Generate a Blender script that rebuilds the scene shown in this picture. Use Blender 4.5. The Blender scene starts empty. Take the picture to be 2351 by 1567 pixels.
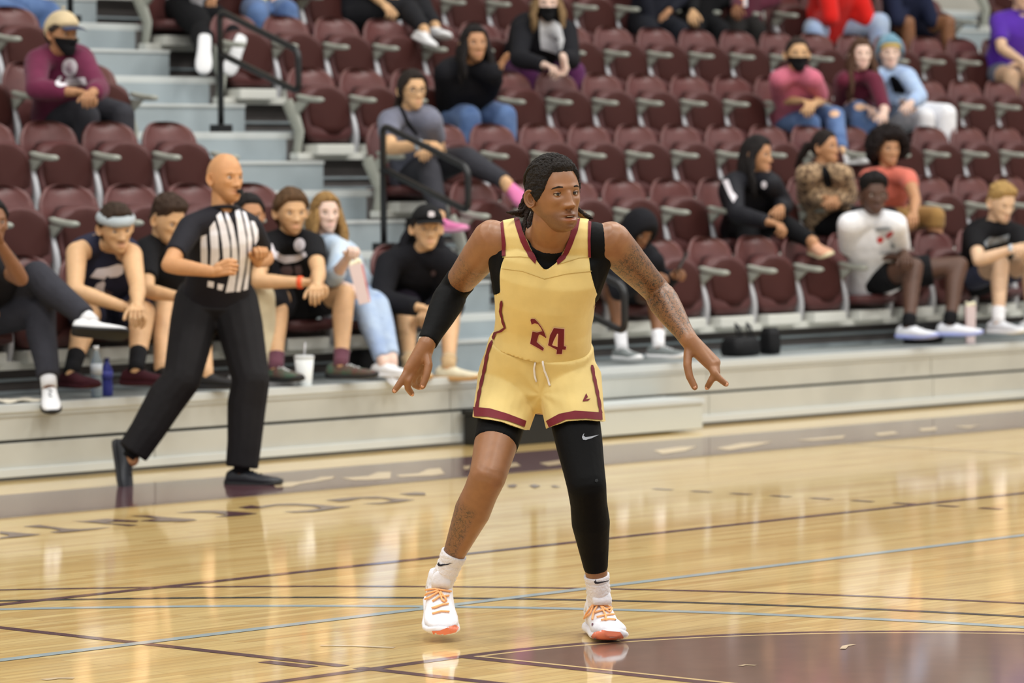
import bpy, bmesh, math, random
import numpy as np
from mathutils import Vector, Matrix, noise
from mathutils.bvhtree import BVHTree
from mathutils.geometry import tessellate_polygon

random.seed(7)
rng = np.random.default_rng(7)
S = bpy.context.scene
C = S.collection

# ------------------------------------------------------------------ camera
PW, PH_ = 2351.0, 1567.0
FPX = 9000.0
CAM = np.array([-4.7089, -6.7979, 1.5063])
YAW, PITCH, ROLL = .7562, .0412, -.0092
FW = np.array([math.cos(YAW)*math.cos(PITCH), math.sin(YAW)*math.cos(PITCH), -math.sin(PITCH)])
RT = np.cross(FW, [0, 0, 1]); RT /= np.linalg.norm(RT)
UP = np.cross(RT, FW)
RT, UP = RT*math.cos(ROLL)+UP*math.sin(ROLL), -RT*math.sin(ROLL)+UP*math.cos(ROLL)
cam_d = bpy.data.cameras.new('camera')
cam_d.sensor_width = 36.0
cam_d.lens = FPX/PW*36.0
cam_d.clip_end = 200
cam = bpy.data.objects.new('camera', cam_d); C.objects.link(cam)
m = Matrix.Identity(4)
for i in range(3):
    m[i][0] = RT[i]; m[i][1] = UP[i]; m[i][2] = -FW[i]; m[i][3] = CAM[i]
cam.matrix_world = m
cam_d.dof.use_dof = True
cam_d.dof.focus_distance = 12.75
cam_d.dof.aperture_fstop = 4.2
S.camera = cam

# ------------------------------------------------------------------ light
S.view_settings.view_transform = 'Standard'
S.view_settings.look = 'None'
S.view_settings.exposure = 0.16
S.view_settings.gamma = 1.0
S.view_settings.use_curve_mapping = False
w = bpy.data.worlds.new('gym_air'); S.world = w; w.use_nodes = True
w.node_tree.nodes['Background'].inputs[0].default_value = (1.0, 1.0, .985, 1)
w.node_tree.nodes['Background'].inputs[1].default_value = 0.5
def area_light(x, y, z, sx, sy, power):
    ld = bpy.data.lights.new('ceiling_lamp', 'AREA'); ld.shape = 'RECTANGLE'
    ld.size = sx; ld.size_y = sy; ld.energy = power; ld.color = (1, .985, .94)
    o = bpy.data.objects.new('ceiling_lamp', ld); C.objects.link(o)
    o.location = (x, y, z)
    return o
for lx in (-2, 4, 10, 16, 22):
    for ly in (-4.0, 2.5, 8.0):
        area_light(lx, ly, 9.5, 2.4, .9, 290 if ly < 5 else 150)

# ------------------------------------------------------------------ pixel helpers
def ray(px, py):
    return FW + ((px-PW/2)/FPX)*RT - ((py-PH_/2)/FPX)*UP
def at_depth(px, py, d): return CAM + ray(px, py)*d
def plane_y(px, py, Y):
    d = ray(px, py); return CAM + d*((Y-CAM[1])/d[1])
def plane_z(px, py, Z):
    d = ray(px, py); return CAM + d*((Z-CAM[2])/d[2])
def depth_of(P): return float((np.asarray(P)-CAM) @ FW)
def to_px(P):
    d = np.asarray(P)-CAM; z = d @ FW
    return np.array([PW/2+FPX*(d@RT)/z, PH_/2-FPX*(d@UP)/z])

# ------------------------------------------------------------------ materials
def lin(c):
    c = [v/255.0 for v in c]
    return tuple(v/12.92 if v <= .04045 else ((v+.055)/1.055)**2.4 for v in c)
_m = {}
def mat(name, rgb, rough=.6, metal=0.0, spec=.4, noise_amt=0.0, noise_scale=20.0, bump=0.0, bump_scale=60.0,
        coat=0.0, sheen=0.0, rgb2=None, emit=0.0, trans=0.0, sss=0.0, vcol=False, alpha=1.0):
    if name in _m: return _m[name]
    M = bpy.data.materials.new(name); M.use_nodes = True
    nt = M.node_tree; b = nt.nodes['Principled BSDF']
    col = lin(rgb)
    b.inputs['Base Color'].default_value = (*col, 1)
    b.inputs['Roughness'].default_value = rough
    b.inputs['Metallic'].default_value = metal
    b.inputs['Specular IOR Level'].default_value = spec
    b.inputs['Coat Weight'].default_value = coat
    b.inputs['Sheen Weight'].default_value = sheen
    b.inputs['Transmission Weight'].default_value = trans
    b.inputs['Alpha'].default_value = alpha
    if sss: 
        b.inputs['Subsurface Weight'].default_value = sss
        b.inputs['Subsurface Radius'].default_value = (.6, .25, .12)
        b.inputs['Subsurface Scale'].default_value = .012
    if emit:
        b.inputs['Emission Color'].default_value = (*col, 1); b.inputs['Emission Strength'].default_value = emit
    tc = nt.nodes.new('ShaderNodeTexCoord')
    out = None
    if noise_amt or rgb2:
        n = nt.nodes.new('ShaderNodeTexNoise'); n.inputs['Scale'].default_value = noise_scale; n.inputs['Detail'].default_value = 4
        nt.links.new(tc.outputs['Object'], n.inputs['Vector'])
        mx = nt.nodes.new('ShaderNodeMix'); mx.data_type = 'RGBA'
        c2 = lin(rgb2) if rgb2 else tuple(v*(1-noise_amt) for v in col)
        c1 = col if rgb2 else tuple(min(1, v*(1+noise_amt*.6)) for v in col)
        mx.inputs['A'].default_value = (*c1, 1); mx.inputs['B'].default_value = (*c2, 1)
        rp = nt.nodes.new('ShaderNodeValToRGB'); rp.color_ramp.elements[0].position = .38; rp.color_ramp.elements[1].position = .62
        nt.links.new(n.outputs['Fac'], rp.inputs['Fac']); nt.links.new(rp.outputs['Color'], mx.inputs['Factor'])
        nt.links.new(mx.outputs['Result'], b.inputs['Base Color']); out = mx.outputs['Result']
    if vcol:
        a = nt.nodes.new('ShaderNodeVertexColor'); a.layer_name = 'Col'
        mu = nt.nodes.new('ShaderNodeMix'); mu.data_type = 'RGBA'; mu.blend_type = 'MULTIPLY'; mu.inputs['Factor'].default_value = 1
        if out: nt.links.new(out, mu.inputs['A'])
        else: mu.inputs['A'].default_value = (*col, 1)
        nt.links.new(a.outputs['Color'], mu.inputs['B']); nt.links.new(mu.outputs['Result'], b.inputs['Base Color'])
    if bump:
        n2 = nt.nodes.new('ShaderNodeTexNoise'); n2.inputs['Scale'].default_value = bump_scale; n2.inputs['Detail'].default_value = 3
        nt.links.new(tc.outputs['Object'], n2.inputs['Vector'])
        bp = nt.nodes.new('ShaderNodeBump'); bp.inputs['Strength'].default_value = bump; bp.inputs['Distance'].default_value = .01
        nt.links.new(n2.outputs['Fac'], bp.inputs['Height']); nt.links.new(bp.outputs['Normal'], b.inputs['Normal'])
    _m[name] = M
    return M

# ------------------------------------------------------------------ mesh helpers
def link_mesh(name, verts, faces, material=None, parent=None, smooth=False):
    me = bpy.data.meshes.new(name)
    me.from_pydata([tuple(v) for v in verts], [], [tuple(f) for f in faces])
    if smooth: me.polygons.foreach_set('use_smooth', [True]*len(me.polygons))
    me.update()
    return link_me(name, me, material, parent)
def link_me(name, me, material=None, parent=None):
    o = bpy.data.objects.new(name, me); C.objects.link(o)
    if material: 
        me.materials.clear(); me.materials.append(material)
    if parent: o.parent = parent
    return o
def tag(o, label=None, cat=None, group=None, kind=None):
    if label: o['label'] = label
    if cat: o['category'] = cat
    if group: o['group'] = group
    if kind: o['kind'] = kind
    return o
def empty(name, loc=(0, 0, 0)):
    o = bpy.data.objects.new(name, None); C.objects.link(o); o.location = loc; o.empty_display_size = .1
    return o
class MB:
    """collects simple solids; build() links them as one mesh"""
    def __init__(s): s.v = []; s.f = []
    def add(s, V, F):
        k = len(s.v); s.v += [tuple(v) for v in V]; s.f += [tuple(i+k for i in f) for f in F]; return s
    def box(s, x0, x1, y0, y1, z0, z1):
        V = [(x, y, z) for x in (x0, x1) for y in (y0, y1) for z in (z0, z1)]
        F = [(0, 1, 3, 2), (4, 6, 7, 5), (0, 4, 5, 1), (2, 3, 7, 6), (0, 2, 6, 4), (1, 5, 7, 3)]
        return s.add(V, F)
    def tube(s, pts, r, n=10, closed_ends=True):
        pts = [np.asarray(p, float) for p in pts]; R = r if hasattr(r, '__len__') else [r]*len(pts)
        V = []; F = []; prev = None
        for i, p in enumerate(pts):
            t = (pts[min(i+1, len(pts)-1)]-pts[max(i-1, 0)]); t = t/(np.linalg.norm(t)+1e-9)
            if prev is None:
                a = np.array([0, 0, 1.0]) if abs(t[2]) < .9 else np.array([1.0, 0, 0])
                u = np.cross(a, t)
            else: u = prev-t*(prev@t)
            u /= np.linalg.norm(u); prev = u; w_ = np.cross(t, u)
            for j in range(n):
                a = 2*math.pi*j/n; V.append(p+R[i]*(math.cos(a)*u+math.sin(a)*w_))
        for i in range(len(pts)-1):
            for j in range(n):
                F.append((i*n+j, i*n+(j+1) % n, (i+1)*n+(j+1) % n, (i+1)*n+j))
        if closed_ends:
            F.append(tuple(range(n-1, -1, -1))); F.append(tuple((len(pts)-1)*n+j for j in range(n)))
        return s.add(V, F)
    def grid(s, fn, nu, nv, closed_u=False):
        V = [fn(i/(nu-1) if not closed_u else i/nu, j/(nv-1)) for j in range(nv) for i in range(nu)]
        F = []
        for j in range(nv-1):
            for i in range(nu if closed_u else nu-1):
                F.append((j*nu+i, j*nu+(i+1) % nu, (j+1)*nu+(i+1) % nu, (j+1)*nu+i))
        return s.add(V, F)
    def build(s, name, material=None, parent=None, smooth=False, bevel=0, weld=0):
        o = link_mesh(name, s.v, s.f, material, parent, smooth)
        if bevel:
            bm = bmesh.new(); bm.from_mesh(o.data)
            bmesh.ops.bevel(bm, geom=bm.edges[:], offset=bevel, segments=2, affect='EDGES', profile=.7)
            bm.to_mesh(o.data); bm.free()
            if smooth: o.data.polygons.foreach_set('use_smooth', [True]*len(o.data.polygons))
        return o
# ================================================================== THE HALL
NROW = 8
PIT, PHX, DY, YA1 = .472, .03, .73, 9.15            # chair pitch, phase, row depth, first armrest tip
NOSE1 = 8.72
def arm_z(k): return .925+.374*(k-1)
def row_y(k): return YA1+(k-1)*DY
def nose_y(k): return NOSE1+(k-1)*DY
def deck_z(k): return .39 if k == 1 else 1.825+.373*(k-5)
AX0, AX1 = PHX+PIT*24+.04, PHX+PIT*27-.05           # aisle
BX0, BX1 = PHX+PIT*46+.04, PHX+PIT*49-.05           # second aisle, far right
XL, XR = 4.5, 27.0

# ---- floor
def wood_mat():
    M = bpy.data.materials.new('maple_floor'); M.use_nodes = True; nt = M.node_tree; b = nt.nodes['Principled BSDF']
    tc = nt.nodes.new('ShaderNodeTexCoord')
    mp = nt.nodes.new('ShaderNodeMapping'); nt.links.new(tc.outputs['Object'], mp.inputs['Vector'])
    br = nt.nodes.new('ShaderNodeTexBrick'); br.offset = .37; br.inputs['Scale'].default_value = 1
    br.inputs['Brick Width'].default_value = 1.1; br.inputs['Row Height'].default_value = .057; br.inputs['Mortar Size'].default_value = .0012
    br.inputs['Color1'].default_value = (*lin((232, 203, 136)), 1); br.inputs['Color2'].default_value = (*lin((208, 168, 96)), 1)
    br.inputs['Mortar'].default_value = (*lin((150, 110, 64)), 1); br.inputs['Bias'].default_value = -.25
    nt.links.new(mp.outputs['Vector'], br.inputs['Vector'])
    mp2 = nt.nodes.new('ShaderNodeMapping'); mp2.inputs['Scale'].default_value = (1.1, 22, 1); nt.links.new(tc.outputs['Object'], mp2.inputs['Vector'])
    n = nt.nodes.new('ShaderNodeTexNoise'); n.inputs['Scale'].default_value = 1.5; n.inputs['Detail'].default_value = 5; n.inputs['Roughness'].default_value = .65
    nt.links.new(mp2.outputs['Vector'], n.inputs['Vector'])
    rp = nt.nodes.new('ShaderNodeValToRGB'); rp.color_ramp.elements[0].position = .3; rp.color_ramp.elements[1].position = .72
    rp.color_ramp.elements[0].color = (.74, .68, .6, 1); rp.color_ramp.elements[1].color = (1.06, 1.05, 1.02, 1)
    nt.links.new(n.outputs['Fac'], rp.inputs['Fac'])
    mx = nt.nodes.new('ShaderNodeMix'); mx.data_type = 'RGBA'; mx.blend_type = 'MULTIPLY'; mx.inputs['Factor'].default_value = 1
    nt.links.new(br.outputs['Color'], mx.inputs['A']); nt.links.new(rp.outputs['Color'], mx.inputs['B'])
    nt.links.new(mx.outputs['Result'], b.inputs['Base Color'])
    b.inputs['Roughness'].default_value = .42
    b.inputs['Coat Weight'].default_value = .85; b.inputs['Coat Roughness'].default_value = .07; b.inputs['Coat IOR'].default_value = 1.5
    n3 = nt.nodes.new('ShaderNodeTexNoise'); n3.inputs['Scale'].default_value = 5; nt.links.new(tc.outputs['Object'], n3.inputs['Vector'])
    bp = nt.nodes.new('ShaderNodeBump'); bp.inputs['Strength'].default_value = .02; bp.inputs['Distance'].default_value = .01
    nt.links.new(n3.outputs['Fac'], bp.inputs['Height']); nt.links.new(bp.outputs['Normal'], b.inputs['Coat Normal'])
    return M
floor = MB().box(-14, 34, -16, 13, -.1, 0).build('floor', wood_mat()); tag(floor, kind='structure')
def paint(name, rgb, rough=.4):
    M = mat(name, rgb, rough, noise_amt=.08, noise_scale=9)
    b = M.node_tree.nodes['Principled BSDF']; b.inputs['Coat Weight'].default_value = .85; b.inputs['Coat Roughness'].default_value = .07
    return M
P_MAR = paint('maroon_floor_paint', (88, 52, 58)); P_BLK = paint('black_floor_paint', (40, 44, 46)); P_BLU = paint('pale_blue_floor_paint', (170, 184, 186))
P_STAIN = paint('brown_stained_maple', (112, 82, 66)); P_WOOD2 = paint('bare_maple_edge', (232, 200, 140))
P_CREAM = paint('cream_floor_paint', (226, 200, 160))
FZ = [.0006]
def strip(name, pts, width, material, z=None):
    """a painted line following ground points (x, y)"""
    FZ[0] += .00006; z = z or FZ[0]
    pts = [np.array(p[:2], float) for p in pts]; V = []; F = []
    for i, p in enumerate(pts):
        t = pts[min(i+1, len(pts)-1)]-pts[max(i-1, 0)]; t /= np.linalg.norm(t); nrm = np.array([-t[1], t[0]])
        V += [(*(p+nrm*width/2), z), (*(p-nrm*width/2), z)]
    for i in range(len(pts)-1): F.append((2*i, 2*i+1, 2*i+3, 2*i+2))
    return link_mesh(name, V, F, material, floor)
def arc(cx, cy, r, a0, a1, n=70): return [(cx+r*math.cos(a0+(a1-a0)*i/n), cy+r*math.sin(a0+(a1-a0)*i/n)) for i in range(n+1)]
LX0, LX1 = -6, 26
FT = (4.19, 0.0)
# stained semicircle and free throw line
fan = [(FT[0], 0)]+arc(4.19, 0, 1.76, -math.pi/2, math.pi/2, 60)
link_mesh('free_throw_semicircle', [(*p, .0005) for p in fan], [tuple(range(len(fan)))], P_STAIN, floor)
strip('free_throw_arc', arc(4.19, 0, 1.805, -math.pi/2, math.pi/2), .05, P_MAR)
strip('arc_edge', arc(4.19, 0, 1.767, -math.pi/2, math.pi/2), .022, P_WOOD2)
strip('lane_line', [(-1.2, 1.805), (4.19, 1.805)], .05, P_MAR)
strip('lane_line', [(-1.2, -1.805), (4.19, -1.805)], .05, P_MAR)
strip('free_throw_line', [(4.165, -1.83), (4.165, 1.83)], .05, P_MAR)
strip('line_edge', [(4.205, -1.78), (4.205, 1.78)], .02, P_WOOD2)
strip('cross_line', [(3.76, -9), (3.76, 1.86)], .05, P_MAR)
strip('cross_line', [(3.76, 1.92), (3.76, 7.0)], .05, P_MAR)
g0, g1 = plane_z(708, 1524, 0), plane_z(815, 1535, 0)
strip('lane_block', [(3.68, 1.98), (3.68, 2.2)], .055, P_MAR)
for r_, mm, wd, nm in ((5.832, P_MAR, .042, 'three_point_arc'), (5.445, P_BLK, .046, 'three_point_arc'), (5.161, P_BLU, .062, 'three_point_arc')):
    strip(nm, arc(.836, .066, r_, -1.2, 1.6), wd, mm)
strip('volleyball_sideline', [(LX0, 4.163), (LX1, 4.163)], .058, P_MAR)
strip('badminton_sideline', [(LX0, 2.88), (LX1, 2.88)], .058, P_BLU)
q0, q1 = plane_z(1500, 1122, 0), plane_z(2351, 1172, 0)
qd = (q1-q0)/9
for i in range(9): strip('dashed_line', [q0+qd*i, q0+qd*(i+.5)], .05, P_MAR)
q0, q1 = plane_z(1900, 1017, 0), plane_z(2351, 1041, 0)
strip('cross_line', [q0, q1], .05, P_CREAM)
band_in, band_out = 7.005, 8.02
strip('sideline_band', [(LX0, (band_in+band_out)/2), (LX1, (band_in+band_out)/2)], band_out-band_in, P_MAR)
strip('band_edge', [(LX0, band_in-.02), (LX1, band_in-.02)], .02, P_CREAM)
def scuff(px0, py0, px1, py1, wd):
    a, b_ = plane_z(px0, py0, 0), plane_z(px1, py1, 0); strip('floor_scuff', [a, (a+b_)/2+np.array([.01, .02, 0]), b_], wd, P_CREAM)
scuff(735, 1482, 905, 1487, .03); scuff(100, 1561, 170, 1557, .035); scuff(1960, 1480, 1935, 1490, .02); scuff(1700, 1529, 1735, 1528, .02)
# lettering on the floor, out of focus in the photograph: each letter stroke as it lies on the boards
def floor_mark(x0, y0, k, pts, material):
    FZ[0] += .00004; P3 = [plane_z(x0+x*k, y0+y*k, 0) for x, y in pts]
    bm = bmesh.new(); f = bm.faces.new([bm.verts.new((p[0], p[1], FZ[0]+.0004)) for p in P3])
    bm.normal_update()
    if f.normal.z < 0: f.normal_flip()
    f.normal_update()
    bmesh.ops.triangulate(bm, faces=[f]); me = bpy.data.meshes.new('floor_lettering'); bm.to_mesh(me); bm.free()
    return link_me('floor_lettering', me, material, floor)
for pts in ([(0, 490), (140, 500), (300, 515), (470, 525), (380, 535), (230, 550), (90, 562), (0, 575), (0, 560), (90, 545), (100, 530), (0, 515)],
            [(250, 435), (440, 418), (560, 435), (760, 460), (900, 465), (1080, 455), (1270, 440), (1100, 465), (900, 485), (720, 500), (620, 505), (560, 500), (690, 480), (560, 455), (430, 445)],
            [(800, 375), (950, 375), (1200, 350), (1560, 370), (1540, 385), (1300, 380), (1180, 390), (1300, 405), (1560, 420), (1450, 432), (1250, 410), (1100, 395)],
            [(1450, 318), (1660, 312), (1900, 335), (2200, 355), (2050, 370), (1950, 378), (1750, 380), (1560, 375), (1720, 355), (1800, 350), (1650, 330)]): floor_mark(0, 1120, .2042, pts, P_MAR)
for pts in ([(0, 355), (200, 335), (400, 335), (600, 350), (700, 360), (560, 375), (420, 385), (330, 390), (440, 370), (330, 352), (180, 350)], [(0, 405), (120, 405), (200, 412), (80, 425), (0, 425)],
            [(530, 308), (640, 290), (700, 300), (850, 280), (1000, 275), (1180, 285), (1350, 300), (1480, 300), (1330, 320), (1150, 345), (1000, 350), (900, 345), (1100, 335), (1230, 315), (1150, 298), (1000, 288), (850, 292), (700, 315), (600, 318)],
            [(1250, 248), (1400, 232), (1500, 225), (1680, 218), (1850, 235), (2000, 245), (1850, 265), (1700, 280), (1550, 278), (1720, 268), (1820, 250), (1720, 232), (1560, 232), (1450, 250), (1380, 258)],
            [(1860, 195), (2000, 182), (2080, 185), (2090, 205), (1950, 205)]): floor_mark(400, 1080, .2765, pts, P_MAR)
for pts in ([(100, 770), (200, 755), (260, 770), (200, 800), (120, 795)], [(430, 770), (520, 755), (620, 780), (520, 810)], [(760, 780), (830, 772), (930, 795), (820, 800)]): floor_mark(1150, 1000, .1489, pts, P_MAR)
for pts in ([(130, 300), (280, 270), (420, 265), (560, 240), (640, 215), (800, 205), (760, 235), (600, 265), (420, 290), (330, 320), (160, 330)], [(850, 225), (1000, 215), (1150, 205), (1250, 165), (1400, 160), (1390, 230), (1200, 245), (1000, 250)],
            [(1450, 195), (1700, 175), (1800, 130), (1930, 120), (1980, 180), (1850, 200), (1500, 215)], [(2180, 100), (2260, 90), (2240, 130), (2190, 135)], [(2500, 90), (2750, 60), (2800, 95), (2600, 125)], [(3000, 65), (3250, 30), (3280, 70), (3100, 95)]): floor_mark(600, 1050, .2127, pts, P_CREAM)
for pts in ([(0, 262), (160, 240), (280, 235), (200, 265), (60, 285)], [(390, 250), (560, 215), (760, 205), (640, 235), (480, 260)], [(900, 195), (1080, 180), (1220, 165), (1200, 185), (1000, 200)], [(1400, 155), (1520, 140), (1560, 155), (1430, 170)], [(1680, 125), (1800, 112), (1790, 135), (1700, 140)], [(1900, 110), (2080, 100), (2000, 120)]): floor_mark(1500, 940, .362, pts, P_CREAM)

# ---- bleacher
G_DECK = mat('grey_deck', (150, 156, 156), .5, noise_amt=.1, noise_scale=6)
G_NOSE = mat('aluminium_nosing', (206, 210, 208), .38, metal=.15)
G_PANEL = mat('grey_panel', (158, 168, 172), .5, noise_amt=.07, noise_scale=3)
G_FASCIA = mat('weathered_beige_panel', (186, 186, 178), .42, noise_amt=.07, noise_scale=2.2)
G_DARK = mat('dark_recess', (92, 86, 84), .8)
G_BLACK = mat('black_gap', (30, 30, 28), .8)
G_BEAM = mat('off_white_beam', (214, 214, 206), .5)
stand = empty('bleacher_stand', (XL, NOSE1, 0)); tag(stand, 'grey stepped grandstand with aisle steps and beige front boards', 'grandstand', kind='structure')
STI = Matrix.Translation((-XL, -NOSE1, 0))
def sbox(name, x0, x1, y0, y1, z0, z1, material, bevel=0):
    o = MB().box(x0-XL, x1-XL, y0-NOSE1, y1-NOSE1, z0, z1).build(name, material, stand, bevel=bevel); return o
for k in range(1, NROW+1):
    z, y = deck_z(k), nose_y(k)
    yb = nose_y(k+1)+.02
    sbox('deck', XL, XR, y+.045, yb, z-.05, z-.002, G_DECK)
    sbox('nosing', XL, XR, y, y+.05, z-.045, z, G_NOSE, .006)
    if k < NROW:
        # riser behind the feet of row k: dark slatted gap with rails, grey plate across the aisle
        zr = deck_z(k+1)-.045
        for (xa, xb) in ((XL, AX0), (AX1, BX0), (BX1, XR)):
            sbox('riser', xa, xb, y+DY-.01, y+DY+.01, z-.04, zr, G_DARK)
            sbox('riser_rail', xa, xb, y+DY-.035, y+DY-.01, z+.07, z+.085, G_PANEL)
            sbox('riser_rail', xa, xb, y+DY-.03, y+DY-.01, z+.0, z+.02, G_PANEL)
            sbox('seat_beam', xa, xb, y+DY-.12, y+DY-.04, arm_z(k)-.40, arm_z(k)-.355, G_BEAM, .005)
        for (xa, xb) in ((AX0, AX1), (BX0, BX1)):
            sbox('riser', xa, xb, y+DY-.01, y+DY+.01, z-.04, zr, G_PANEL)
            st = sbox('aisle_step', xa+.02, xb-.02, y+.36, y+DY-.012, z-.002, z+.18, G_PANEL)
            o = sbox('step_nosing', xa+.02, xb-.02, y+.35, y+.40, z+.165, z+.186, G_NOSE, .004)
# back wall under and behind the top row
for s0 in np.arange(XL, XR, 2.25):
    s1 = min(s0+2.243, XR)
    sbox('fascia_board', s0, s1, NOSE1+.02, NOSE1+.045, .205, .35, G_FASCIA, .003)
    sbox('fascia_board', s0, s1, NOSE1+.005, NOSE1+.03, .05, .19, G_FASCIA, .003)
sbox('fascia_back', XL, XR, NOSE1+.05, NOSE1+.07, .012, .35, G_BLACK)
sbox('fascia_rail', XL, XR, NOSE1+.012, NOSE1+.03, .325, .35, G_NOSE)
sbox('bottom_trim', XL, XR, NOSE1-.01, NOSE1+.02, .018, .062, G_NOSE, .004)
wall = MB().box(XL-6, XR+6, nose_y(NROW+1)+.3, nose_y(NROW+1)+.5, 0, 9.5).build('wall_back', mat('pale_block_wall', (196, 192, 180), .8, noise_amt=.05, noise_scale=2)); tag(wall, kind='structure')
# loose step box in front of the aisle, black crate beside it
b0 = plane_z(1262, 1010, 0); b1 = plane_z(1603, 988, 0)
bx = empty('step_box', (b0[0]+.1, 8.4, 0)); tag(bx, 'low pale grey portable step standing at the foot of the aisle', 'step')
w_ = b1[0]-b0[0]
MB().box(-.1, w_-.1, 0, .3, .015, .165).build('body', mat('pale_step_side', (196, 198, 190), .5), bx, bevel=.004)
MB().box(-.11, w_-.09, -.012, .31, .165, .195).build('tread', G_NOSE, bx, bevel=.004)
cr = empty('black_crate', (b0[0]-.32, 8.42, 0)); tag(cr, 'black box on the floor between the step and the bleacher front', 'box')
MB().box(-.28, .3, 0, .27, .0, .17).build('body', mat('black_plastic', (26, 26, 24), .5), cr, bevel=.008)
MB().box(-.29, .31, -.01, .28, .17, .2).build('lid', mat('black_plastic', (26, 26, 24), .5), cr, bevel=.006)

# ---- railings in the aisle
BLK_PIPE = mat('black_powder_coat', (22, 22, 24), .35, spec=.5)
def railing(k, x, label):
    y, z = nose_y(k)+.06, deck_z(k)
    r = empty('aisle_railing', (x, y, z)); tag(r, label, 'railing', 'aisle railings')
    H = .77
    def rounded(pts, rad=.07, n=6):
        pts = [np.array(p, float) for p in pts]; out = [pts[0]]
        for i in range(1, len(pts)-1):
            a, b_, c = pts[i-1], pts[i], pts[i+1]
            d0 = (a-b_)/np.linalg.norm(a-b_); d1 = (c-b_)/np.linalg.norm(c-b_)
            p0, p1 = b_+d0*rad, b_+d1*rad
            for t in np.linspace(0, 1, n): out.append((1-t)**2*p0+2*t*(1-t)*b_+t*t*p1)
        return out+[pts[-1]]
    MB().tube(rounded([(0, 0, .0), (0, 0, H), (0, -.72, H-.27), (0, -.72, H-.53), (0, 0, H-.27)], .06), .021, 12).build('rail', BLK_PIPE, r, True)
    MB().box(-.055, .055, -.05, .05, 0, .05).build('base_plate', BLK_PIPE, r, bevel=.006)
RX = 12.22
for k, lb in ((1, 'lowest black aisle railing, its loop beside the hooded spectator'), (3, 'black aisle railing in front of the woman in grey'), (5, 'black aisle railing behind the referee, higher up the steps'), (7, 'topmost black aisle railing above the man in the tan cap')):
    railing(k, RX if k != 1 else 11.98, lb)

# ---- chairs
SEAT_B = mat('maroon_back_lit_tone', (108, 66, 64), .36, spec=.55, noise_amt=.08, noise_scale=30)  # backrest maroon lightened, with the overhead light put into its colour
SEAT_P = mat('dark_maroon_pan', (63, 29, 25), .7, spec=.2, bump=.25, bump_scale=220)
SEAT_R = mat('maroon_rim_lit_tone', (84, 46, 45), .5)  # rim lighter than the pan cover, light from above painted into the tone
ARM_M = mat('pale_grey_arm', (160, 162, 152), .5)
LEG_M = mat('silver_stanchion', (190, 190, 194), .4, metal=.25)
def shell(fn, thick, nu=13, nv=11):
    """closed curved panel: fn(u in -1..1, v in 0..1) -> point, offset along y"""
    mb = MB()
    V = []; 
    for s_ in (0, 1):
        for j in range(nv):
            for i in range(nu):
                p = np.array(fn(-1+2*i/(nu-1), j/(nv-1))); p[1] += thick*s_; V.append(p)
    N = nu*nv; F = []
    for j in range(nv-1):
        for i in range(nu-1):
            a = j*nu+i; F.append((a, a+1, a+1+nu, a+nu)); F.append((N+a, N+a+nu, N+a+1+nu, N+a+1))
    bd = [i for i in range(nu)]+[j*nu+nu-1 for j in range(1, nv)]+[(nv-1)*nu+i for i in range(nu-2, -1, -1)]+[j*nu for j in range(nv-2, 0, -1)]
    for a, b_ in zip(bd, bd[1:]+bd[:1]): F.append((a, N+a, N+b_, b_))
    return mb.add(V, F)
def outline(u, v, hw, z0, z1, top_r, bot_r=.04, ex=2.6):
    z = z0+(z1-z0)*v
    d = z1-z
    h = hw*(1-.0) if d >= top_r else hw*max(.0, 1-(1-d/top_r)**ex)**(1/ex)
    e = z-z0
    if e < bot_r: h -= bot_r*(1-math.sqrt(max(0, 1-(1-e/bot_r)**2)))
    return u*h, z
def vv(v): return v**.8 if v < 1 else 1
def f_back(u, v):
    v = 1-(1-v)**2.4
    x, z = outline(u, v, .222-.02*(1-v), -.24, .205, .17, .04, 2.5)
    return (x, .37+.16*(z+.1)-.055*u*u+.03*max(0, v-.9)/.1, z)
def f_pan(u, v):
    v = 1-(1-v)**2.4
    x, z = outline(u, v, .208-.012*(1-v), -.285, .088, .17, .05, 2.8)
    return (x, .135+.16*(z+.28)+.03*u*u+.045*(max(0, z-.03)/.058)**2, z)
def f_panin(u, v):
    v = 1-(1-v)**2.0
    x, z = outline(u, v, .184, -.235, .066, .16, .1, 2.6)
    return (x, .125+.16*(z+.28)+.03*u*u+.02*(max(0, z-.03)/.058)**2, z)
def f_pan_down(u, v):
    x, y = outline(u, v, .205, .0, .36, .1)
    return (x, .41-y, -.235+.02*abs(u)**2+.02*v)
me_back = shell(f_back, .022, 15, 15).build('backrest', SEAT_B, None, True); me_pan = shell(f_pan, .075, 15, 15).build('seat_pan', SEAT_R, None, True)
me_pin = shell(f_panin, .03).build('pan_cover', SEAT_P, None, True)
def vshell():
    s = shell(lambda u, v: f_pan_down(u, v), 0.0)
    N = len(s.v)//2
    s.v = [(a[0], a[1], a[2]-(0 if i < N else .05)) for i, a in enumerate(s.v)]
    return s
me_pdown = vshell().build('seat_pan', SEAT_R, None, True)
a_ = MB()
def f_arm(u, v):
    w2 = .027*(1-.25*v)*(1 if 0 < v < 1 else .55); t = .018*(1 if 0 < v < 1 else .5)
    a = 2*math.pi*u; 
    return (w2*math.copysign(abs(math.cos(a))**.5, math.cos(a)), .0+.24*v, -.018+t*math.copysign(abs(math.sin(a))**.5, math.sin(a))+.03*v*v)
a_.grid(f_arm, 14, 9, True)
n_ = len(a_.v); a_.f.append(tuple(range(13, -1, -1))); a_.f.append(tuple(range(n_-14, n_)))
me_arm = a_.build('armrest', ARM_M, None, True)
s_ = MB()
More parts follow.
